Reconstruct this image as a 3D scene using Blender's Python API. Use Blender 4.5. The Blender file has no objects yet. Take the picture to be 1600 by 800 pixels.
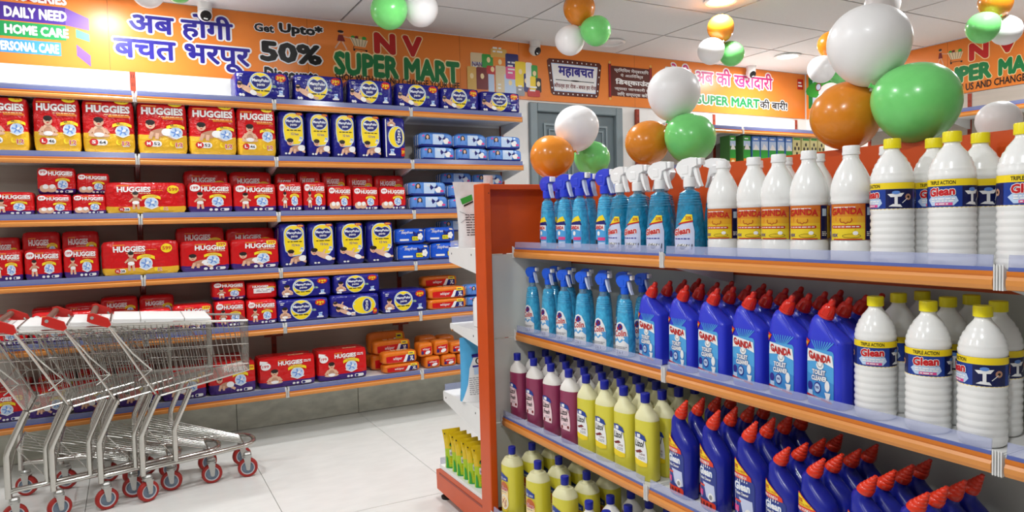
import bpy, bmesh, math, random
from math import sin, cos, pi, radians, sqrt, atan2
from mathutils import Vector, Matrix
from mathutils.geometry import tessellate_polygon
random.seed(7)
SC = bpy.context.scene
COL = SC.collection

# ------------------------------------------------------------------ camera
cd = bpy.data.cameras.new('camera')
cam = bpy.data.objects.new('camera', cd)
COL.objects.link(cam)
cr, cu, cf = Vector((0.87938847, -0.4754785, -0.0244153)), Vector((0.04395062, 0.0300097, 0.99858288)), Vector((0.474072, 0.87921534, -0.04728776))
cam.matrix_world = Matrix(((cr.x, cu.x, -cf.x, 0), (cr.y, cu.y, -cf.y, 0), (cr.z, cu.z, -cf.z, 1.35), (0, 0, 0, 1)))
cd.sensor_width = 36
cd.lens = 24.993
cd.clip_start = 0.02
SC.camera = cam

# ------------------------------------------------------------------ world, exposure
W = bpy.data.worlds.new('world')
SC.world = W
W.use_nodes = True
W.node_tree.nodes['Background'].inputs[0].default_value = (0.9, 0.95, 1, 1)
W.node_tree.nodes['Background'].inputs[1].default_value = 0.3
vs = SC.view_settings
vs.view_transform = 'Standard'
vs.look = 'None'
vs.gamma = 1
vs.use_curve_mapping = False
vs.exposure = -0.1
LAMP_W = 24.0
LIGHTS = [(-0.06, 4.5), (1.5, 3.2), (3.53, 3.54), (5.29, 4.5), (-1.7, 3.1), (-0.1, 1.9), (3.5, 1.6), (5.3, 2.3), (0.1, 0.2), (-1.7, 0.8)]

# ------------------------------------------------------------------ materials
def lin(c):
    return tuple((v / 255 / 12.92) if v / 255 <= 0.04045 else ((v / 255 + 0.055) / 1.055) ** 2.4 for v in c)
MATS = {}
def mat(name, rgb, rough=0.5, metal=0.0, spec=0.5, noise=0.05, nscale=12.0, bump=0.0, bscale=40.0, trans=0.0, alpha=1.0, emit=0.0, coat=0.0, ior=1.45, stretch=None, sss=0.0):
    if name in MATS:
        return MATS[name]
    m = bpy.data.materials.new(name)
    m.use_nodes = True
    nt = m.node_tree
    b = nt.nodes['Principled BSDF']
    c = lin(rgb)
    b.inputs['Roughness'].default_value = rough
    b.inputs['Metallic'].default_value = metal
    b.inputs['Specular IOR Level'].default_value = spec
    b.inputs['Transmission Weight'].default_value = trans
    b.inputs['Alpha'].default_value = alpha
    b.inputs['IOR'].default_value = ior
    b.inputs['Coat Weight'].default_value = coat
    if sss:
        b.inputs['Subsurface Weight'].default_value = sss
        b.inputs['Subsurface Radius'].default_value = (.02, .02, .02)
    tc = nt.nodes.new('ShaderNodeTexCoord')
    src = tc.outputs['Object']
    if stretch:
        mp = nt.nodes.new('ShaderNodeMapping')
        mp.inputs['Scale'].default_value = stretch
        nt.links.new(src, mp.inputs[0])
        src = mp.outputs[0]
    if noise > 0:
        n = nt.nodes.new('ShaderNodeTexNoise')
        n.inputs['Scale'].default_value = nscale
        n.inputs['Detail'].default_value = 5
        nt.links.new(src, n.inputs['Vector'])
        r = nt.nodes.new('ShaderNodeValToRGB')
        lo = tuple(v * (1 - noise) for v in c)
        hi = tuple(min(1, v * (1 + noise)) for v in c)
        r.color_ramp.elements[0].color = (*lo, 1)
        r.color_ramp.elements[0].position = 0.3
        r.color_ramp.elements[1].color = (*hi, 1)
        r.color_ramp.elements[1].position = 0.7
        nt.links.new(n.outputs[0], r.inputs[0])
        nt.links.new(r.outputs[0], b.inputs['Base Color'])
    else:
        b.inputs['Base Color'].default_value = (*c, 1)
    if bump > 0:
        n2 = nt.nodes.new('ShaderNodeTexNoise')
        n2.inputs['Scale'].default_value = bscale
        n2.inputs['Detail'].default_value = 3
        nt.links.new(src, n2.inputs['Vector'])
        bp = nt.nodes.new('ShaderNodeBump')
        bp.inputs['Strength'].default_value = bump
        bp.inputs['Distance'].default_value = 0.01
        nt.links.new(n2.outputs[0], bp.inputs['Height'])
        nt.links.new(bp.outputs[0], b.inputs['Normal'])
    if emit > 0:
        b.inputs['Emission Color'].default_value = (*c, 1)
        b.inputs['Emission Strength'].default_value = emit
    MATS[name] = m
    return m
def film(name, rgb, rough=0.22):          # printed plastic film of the packs
    return mat(name, rgb, rough, noise=0.04, nscale=30, bump=0.6, bscale=26)
def ink(name, rgb, rough=0.4):
    return mat(name, rgb, rough, noise=0)
WHITE = ink('white_print', (240, 240, 240))
BLACK = ink('black_print', (15, 15, 15))
RED = ink('red_print', (200, 25, 30))
YEL = ink('yellow_print', (245, 215, 30))
NAVY = ink('navy_print', (24, 26, 110))
SKIN = ink('skin_print', (222, 178, 150))
SKIN2 = ink('shaded_skin_print', (190, 140, 112))
HAIR = ink('hair_print', (30, 20, 18))
PALE = ink('pale_blue_print', (190, 212, 240))
MIDB = ink('mid_blue_print', (95, 140, 215))
ORNG = ink('orange_print', (235, 140, 35))
GRN = ink('green_print', (50, 160, 60))
GREY = ink('grey_print', (150, 150, 155))
CREAM = ink('cream_print', (250, 225, 170))
PINK = ink('pink_print', (225, 70, 140))

# ------------------------------------------------------------------ mesh helpers
class MB:
    def __init__(self):
        self.v = []; self.f = []; self.mi = []; self.ms = []; self.sm = []
    def m(self, mt):
        if mt not in self.ms:
            self.ms.append(mt)
        return self.ms.index(mt)
    def face(self, pts, mt, smooth=False):
        k = len(self.v)
        self.v += [tuple(p) for p in pts]
        self.f.append(tuple(range(k, k + len(pts)))); self.mi.append(self.m(mt)); self.sm.append(smooth)
    def add(self, verts, faces, mt, smooth=False):
        k = len(self.v); i = self.m(mt)
        self.v += [tuple(p) for p in verts]
        for f in faces:
            self.f.append(tuple(a + k for a in f)); self.mi.append(i); self.sm.append(smooth)
    def box(self, x0, y0, z0, x1, y1, z1, mt, bev=0.0):
        if bev > 0 and min(x1 - x0, y1 - y0, z1 - z0) > 2.2 * bev:
            c = Vector(((x0 + x1) / 2, (y0 + y1) / 2, (z0 + z1) / 2)); h = Vector(((x1 - x0) / 2, (y1 - y0) / 2, (z1 - z0) / 2))
            vs_ = []; idx = {}
            for sx in (-1, 1):
                for sy in (-1, 1):
                    for sz in (-1, 1):
                        for a in range(3):
                            p = Vector((sx * (h.x - bev), sy * (h.y - bev), sz * (h.z - bev)))
                            p[a] += (sx, sy, sz)[a] * bev
                            idx[(sx, sy, sz, a)] = len(vs_); vs_.append(c + p)
            fs = []
            S = (-1, 1)
            for a in range(3):
                o = [k for k in range(3) if k != a]
                for s in S:
                    q = []
                    for s1, s2 in ((-1, -1), (1, -1), (1, 1), (-1, 1)):
                        t = [0, 0, 0]; t[a] = s; t[o[0]] = s1; t[o[1]] = s2
                        q.append(idx[(*t, a)])
                    flip = (s < 0) != (a == 1)
                    fs.append(q[::-1] if flip else q)
            for a in range(3):
                o = [k for k in range(3) if k != a]
                for s1 in S:
                    for s2 in S:
                        t0 = [0, 0, 0]; t1 = [0, 0, 0]
                        t0[a] = -1; t1[a] = 1
                        for t in (t0, t1):
                            t[o[0]] = s1; t[o[1]] = s2
                        fs.append([idx[(*t0, o[0])], idx[(*t1, o[0])], idx[(*t1, o[1])], idx[(*t0, o[1])]])
            for sx in S:
                for sy in S:
                    for sz in S:
                        fs.append([idx[(sx, sy, sz, a)] for a in range(3)])
            self.add(vs_, fs, mt)
            return
        V = [(x, y, z) for x in (x0, x1) for y in (y0, y1) for z in (z0, z1)]
        self.add(V, [(0, 1, 3, 2), (4, 6, 7, 5), (0, 4, 5, 1), (2, 3, 7, 6), (0, 2, 6, 4), (1, 5, 7, 3)], mt)
    def tube(self, pts, r, mt, n=8, caps=True, smooth=True):
        pts = [Vector(p) for p in pts]; V = []; F = []
        d0 = (pts[1] - pts[0]).normalized()
        ref = Vector((0, 0, 1)) if abs(d0.z) < 0.9 else Vector((1, 0, 0))
        a = d0.cross(ref).normalized()
        for i, p in enumerate(pts):
            d = (pts[min(i + 1, len(pts) - 1)] - pts[max(i - 1, 0)]).normalized()
            a = (a - d * a.dot(d)).normalized(); b = d.cross(a)
            rr = r[i] if isinstance(r, (list, tuple)) else r
            V += [p + (a * cos(2 * pi * k / n) + b * sin(2 * pi * k / n)) * rr for k in range(n)]
        for i in range(len(pts) - 1):
            for k in range(n):
                F.append((i * n + k, i * n + (k + 1) % n, (i + 1) * n + (k + 1) % n, (i + 1) * n + k))
        if caps:
            F.append(tuple(range(n))[::-1]); F.append(tuple((len(pts) - 1) * n + k for k in range(n)))
        self.add(V, F, mt, smooth)
    def wire(self, p, q, r, mt, n=4):
        self.tube([p, q], r, mt, n, caps=False)
    def lathe(self, prof, mt, n=20, c=(0, 0, 0), axis='Z', smooth=True, caps=True):
        V = []; F = []
        for r, z in prof:
            for k in range(n):
                a = 2 * pi * k / n
                p = (r * cos(a), r * sin(a), z)
                if axis == 'Y': p = (p[0], p[2], p[1])
                if axis == 'X': p = (p[2], p[0], p[1])
                V.append((p[0] + c[0], p[1] + c[1], p[2] + c[2]))
        for i in range(len(prof) - 1):
            for k in range(n):
                F.append((i * n + k, i * n + (k + 1) % n, (i + 1) * n + (k + 1) % n, (i + 1) * n + k))
        if caps:
            F.append(tuple(range(n))[::-1]); F.append(tuple((len(prof) - 1) * n + k for k in range(n)))
        self.add(V, F, mt, smooth)
    def prism(self, poly, a0, a1, mt, axis='Y'):
        def P(p, t):
            return {'Y': (p[0], t, p[1]), 'X': (t, p[0], p[1]), 'Z': (p[0], p[1], t)}[axis]
        n = len(poly)
        V = [P(p, a0) for p in poly] + [P(p, a1) for p in poly]
        F = [tuple(range(n)), tuple(range(n, 2 * n))[::-1]] + [(i, (i + 1) % n, n + (i + 1) % n, n + i) for i in range(n)]
        self.add(V, F, mt)
    def loft(self, secs, n, mtf, flip=False):
        # secs: (cx, cz, rx, ry, tilt, exponent)
        V = []; F = []
        for (cx, cz, rx, ry, t, e) in secs:
            for k in range(n):
                a = 2 * pi * k / n - pi / 2
                ca, sa = cos(a), sin(a)
                rr = (abs(ca) ** e + abs(sa) ** e) ** (-1 / e)
                x, y = rx * rr * ca, ry * rr * sa
                V.append((cx + x * cos(t), y, cz - x * sin(t)))
        base = len(self.v); self.v += V
        for i in range(len(secs) - 1):
            mt = mtf((secs[i][1] + secs[i + 1][1]) / 2) if callable(mtf) else mtf
            mi = self.m(mt)
            for k in range(n):
                self.f.append((base + i * n + k, base + i * n + (k + 1) % n, base + (i + 1) * n + (k + 1) % n, base + (i + 1) * n + k))
                self.mi.append(mi); self.sm.append(True)
        for i, rev in ((0, True), (len(secs) - 1, False)):
            idx = tuple(base + i * n + k for k in range(n))
            self.f.append(idx[::-1] if rev else idx); self.mi.append(self.m(mtf(secs[i][1]) if callable(mtf) else mtf)); self.sm.append(False)
    def mesh(self, name, sharp=40, fix=True):
        me = bpy.data.meshes.new(name)
        me.from_pydata(self.v, [], self.f)
        for mt in self.ms: me.materials.append(mt)
        me.polygons.foreach_set('material_index', self.mi)
        me.polygons.foreach_set('use_smooth', self.sm)
        me.update()
        if fix:
            bm = bmesh.new(); bm.from_mesh(me)
            bmesh.ops.remove_doubles(bm, verts=bm.verts, dist=1e-6)
            bm.to_mesh(me); bm.free()
        if any(self.sm): me.set_sharp_from_angle(angle=radians(sharp))
        return me

def link(name, me, parent=None, loc=(0, 0, 0), rz=0.0, scale=None):
    o = bpy.data.objects.new(name, me)
    COL.objects.link(o)
    o.location = loc
    o.rotation_euler = (0, 0, rz)
    if scale: o.scale = scale
    if parent: o.parent = parent
    return o
def tag(o, label=None, cat=None, group=None, kind=None):
    if label: o['label'] = label
    if cat: o['category'] = cat
    if group: o['group'] = group
    if kind: o['kind'] = kind
    return o
def empty(name, loc=(0, 0, 0), rz=0.0, parent=None):
    o = bpy.data.objects.new(name, None)
    o.empty_display_size = 0.05
    COL.objects.link(o)
    o.location = loc; o.rotation_euler = (0, 0, rz)
    if parent: o.parent = parent
    return o
def struct(name, mb, parent=None):
    o = link(name, mb.mesh(name), parent)
    if not parent: o['kind'] = 'structure'
    return o
# a prototype is a list of (part name, mesh, children); place() makes one individual with its parts
def place(name, parts, loc, rz=0.0, label=None, cat=None, group=None, scale=None):
    if len(parts) == 1 and not parts[0][2]:
        r = link(name, parts[0][1], None, loc, rz, scale)
    else:
        r = empty(name, loc, rz)
        if scale: r.scale = scale
        for pn, me, ch in parts:
            c = link(pn, me, r)
            for cn, cm, _ in ch: link(cn, cm, c)
    return tag(r, label, cat, group)

# ------------------------------------------------------------------ flat print (art) on surfaces
_TXT = {}
def glyphs(s, bold):
    key = (s, bold)
    if key in _TXT: return _TXT[key]
    deva = any(0x900 <= ord(ch) < 0x980 for ch in s)
    cu_ = bpy.data.curves.new('txt', 'FONT')
    cu_.body = s; cu_.size = 1; cu_.resolution_u = 2; cu_.fill_mode = 'FRONT'
    wide = deva or bold > .045
    if not wide: cu_.offset = bold
    ob = bpy.data.objects.new('txt', cu_)
    COL.objects.link(ob)
    bpy.context.view_layer.update()
    dg = bpy.context.evaluated_depsgraph_get()
    me = bpy.data.meshes.new_from_object(ob.evaluated_get(dg))
    me.calc_loop_triangles()
    V = [(v.co.x, v.co.y, 0.0) for v in me.vertices]
    T = [tuple(t.vertices) for t in me.loop_triangles]
    bpy.data.objects.remove(ob); bpy.data.curves.remove(cu_); bpy.data.meshes.remove(me)
    if wide and bold > 0:
        V0, T0 = V, T; V, T = [], []
        for q, (dx, dy) in enumerate([(0, 0)] + [(bold * cos(k * pi / 4), bold * sin(k * pi / 4)) for k in range(8)]):
            k = len(V); V = V + [(x + dx, y + dy, .08 * q) for x, y, _ in V0]; T = T + [tuple(a + k for a in t) for t in T0]
    xs = [v[0] for v in V]; ys = [v[1] for v in V]
    _TXT[key] = (V, T, (min(xs), min(ys), max(xs), max(ys)))
    return _TXT[key]

class Art:
    def __init__(self): self.t = []; self.k = 0           # (three points, material, layer)
    def up(self, l):                          # every shape lies a hair above the one before it
        self.k += 1
        return l + min(.95, self.k * .006)
    def tri(self, p, m, l): self.t.append((p, m, l))
    def poly(self, pts, m, l=1):
        P = [Vector((p[0], p[1], 0)) for p in pts]; l = self.up(l)
        for a, b, c in tessellate_polygon([P]):
            self.tri((pts[a], pts[b], pts[c]), m, l)
    def rect(self, x0, y0, x1, y1, m, l=1): self.poly([(x0, y0), (x1, y0), (x1, y1), (x0, y1)], m, l)
    def ell(self, cx, cy, rx, ry, m, l=1, n=18, rot=0.0):
        c, s = cos(rot), sin(rot)
        self.poly([(cx + rx * cos(2 * pi * k / n) * c - ry * sin(2 * pi * k / n) * s, cy + rx * cos(2 * pi * k / n) * s + ry * sin(2 * pi * k / n) * c) for k in range(n)], m, l)
    def rrect(self, x0, y0, x1, y1, r, m, l=1):
        pts = []
        for cx, cy, a0 in ((x1 - r, y0 + r, -90), (x1 - r, y1 - r, 0), (x0 + r, y1 - r, 90), (x0 + r, y0 + r, 180)):
            pts += [(cx + r * cos(radians(a0 + k * 22.5)), cy + r * sin(radians(a0 + k * 22.5))) for k in range(5)]
        self.poly(pts, m, l)
    def line(self, pts, w, m, l=1):
        for (x0, y0), (x1, y1) in zip(pts, pts[1:]):
            d = sqrt((x1 - x0) ** 2 + (y1 - y0) ** 2) or 1
            nx, ny = -(y1 - y0) / d * w / 2, (x1 - x0) / d * w / 2
            self.poly([(x0 + nx, y0 + ny), (x0 - nx, y0 - ny), (x1 - nx, y1 - ny), (x1 + nx, y1 + ny)], m, l)
    def text(self, s, x0, y0, x1, y1, m, l=3, bold=0.0, out=None, shear=0.0, bend=None):
        V, T, (a, b, c, d) = glyphs(s, bold)
        sx, sy = (x1 - x0) / (c - a), (y1 - y0) / (d - b)
        def put(V, T, m, l):
            P = []; l = self.up(l); H = [v[2] for v in V]
            for x, y, _ in V:
                X, Y = x0 + (x - a) * sx, y0 + (y - b) * sy
                X += shear * (Y - y0)
                if bend: Y += bend((X - x0) / (x1 - x0))
                P.append((X, Y))
            for t in T: self.tri(tuple(P[i] for i in t), m, l + H[t[0]])
        if out:
            Vo, To, _ = glyphs(s, bold)
            if len(out) > 2:
                q = out[1]
                for k in range(10): put([(x + q * cos(k * pi / 5), y + q * sin(k * pi / 5), h * .1 + k * .03) for x, y, h in Vo], To, out[0], l - 1.4)
            else:
                Vo, To, _ = glyphs(s, bold + out[1]); put(Vo, To, out[0], l - 1)
        put(V, T, m, l)
    def lines(self, x0, y0, x1, y1, n, m, l=2, w=0.5):       # rows of small print
        h = (y1 - y0) / n; kk = self.k
        for k in range(n):
            y = y0 + (k + 0.5) * h; x = x0
            while x < x1 - h:
                ln = min(x1 - x, h * random.uniform(0.8, 2.6))
                self.k = kk; self.rect(x, y - h * w / 2, x + ln, y + h * w / 2, m, l)
                x += ln + h * 0.4
    def apply(self, mb, fn, xc=(), yc=(), eps=0.0006, base=0.0):
        bm = bmesh.new(); mats = []
        for p, m, l in self.t:
            if m not in mats: mats.append(m)
            f = bm.faces.new([bm.verts.new((q[0], q[1], l)) for q in p]); f.material_index = mats.index(m)
        for x in xc:
            bmesh.ops.bisect_plane(bm, geom=bm.verts[:] + bm.edges[:] + bm.faces[:], plane_co=(x, 0, 0), plane_no=(1, 0, 0))
        for y in yc:
            bmesh.ops.bisect_plane(bm, geom=bm.verts[:] + bm.edges[:] + bm.faces[:], plane_co=(0, y, 0), plane_no=(0, 1, 0))
        bm.verts.index_update()
        V = [fn(v.co.x, v.co.y, base + v.co.z * eps) for v in bm.verts]
        k = len(mb.v); mb.v += [tuple(v) for v in V]
        for f in bm.faces:
            mb.f.append(tuple(v.index + k for v in f.verts)); mb.mi.append(mb.m(mats[f.material_index])); mb.sm.append(False)
        bm.free()

def baby(a, x, y, h, pose, l=2):
    # small printed infant, feet at (x, y), height h
    if pose == 'crawl':
        a.ell(x + .25 * h, y + .33 * h, .42 * h, .2 * h, SKIN2, l, rot=.25)
        a.ell(x + .55 * h, y + .36 * h, .24 * h, .2 * h, WHITE, l + 1)
        a.line([(x - .05 * h, y + .35 * h), (x - .15 * h, y)], .14 * h, SKIN, l + 1)
        a.line([(x + .15 * h, y + .3 * h), (x + .12 * h, y)], .14 * h, SKIN, l + 1)
        a.line([(x + .6 * h, y + .2 * h), (x + .85 * h, y + .03 * h)], .17 * h, SKIN, l)
        hx, hy = x - .12 * h, y + .72 * h
    elif pose == 'lie':
        a.ell(x, y, .5 * h, .17 * h, SKIN, l, rot=-.5)
        a.ell(x + .28 * h, y - .17 * h, .2 * h, .15 * h, WHITE, l + 1, rot=-.5)
        a.line([(x + .35 * h, y - .2 * h), (x + .75 * h, y - .3 * h)], .14 * h, SKIN, l)
        a.line([(x - .05 * h, y + .1 * h), (x + .1 * h, y + .42 * h)], .1 * h, SKIN, l + 1)
        hx, hy = x - .5 * h, y + .26 * h
    elif pose == 'stand':
        a.line([(x - .08 * h, y + .4 * h), (x - .1 * h, y)], .12 * h, SKIN, l)
        a.line([(x + .08 * h, y + .4 * h), (x + .12 * h, y)], .12 * h, SKIN, l)
        a.ell(x, y + .5 * h, .15 * h, .22 * h, SKIN2, l + 1)
        a.ell(x, y + .38 * h, .16 * h, .1 * h, WHITE, l + 2)
        a.line([(x - .1 * h, y + .62 * h), (x - .28 * h, y + .42 * h)], .08 * h, SKIN, l)
        a.line([(x + .1 * h, y + .62 * h), (x + .26 * h, y + .5 * h)], .08 * h, SKIN, l)
        hx, hy = x, y + .84 * h
        a.ell(hx, hy, .13 * h, .15 * h, SKIN, l + 2); a.ell(hx, hy + .08 * h, .135 * h, .1 * h, HAIR, l + 3)
        return
    else:
        a.ell(x, y + .3 * h, .25 * h, .3 * h, SKIN, l)
        a.ell(x, y + .26 * h, .17 * h, .2 * h, SKIN2, l + 1)
        a.line([(x - .2 * h, y + .45 * h), (x - .38 * h, y + .18 * h)], .13 * h, SKIN, l)
        a.line([(x + .2 * h, y + .45 * h), (x + .36 * h, y + .2 * h)], .13 * h, SKIN, l)
        a.ell(x, y + .1 * h, .42 * h, .1 * h, SKIN, l + 1)
        a.ell(x, y + .13 * h, .2 * h, .11 * h, WHITE, l + 2)
        hx, hy = x, y + .76 * h
    a.ell(hx, hy, .19 * h, .21 * h, SKIN, l + 2)
    a.ell(hx, hy + .12 * h, .19 * h, .13 * h, HAIR, l + 3)
    a.ell(hx - .07 * h, hy - .01 * h, .025 * h, .025 * h, HAIR, l + 3, 6)
    a.ell(hx + .07 * h, hy - .01 * h, .025 * h, .025 * h, HAIR, l + 3, 6)
    a.ell(hx, hy - .1 * h, .06 * h, .025 * h, RED, l + 3, 8)
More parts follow.
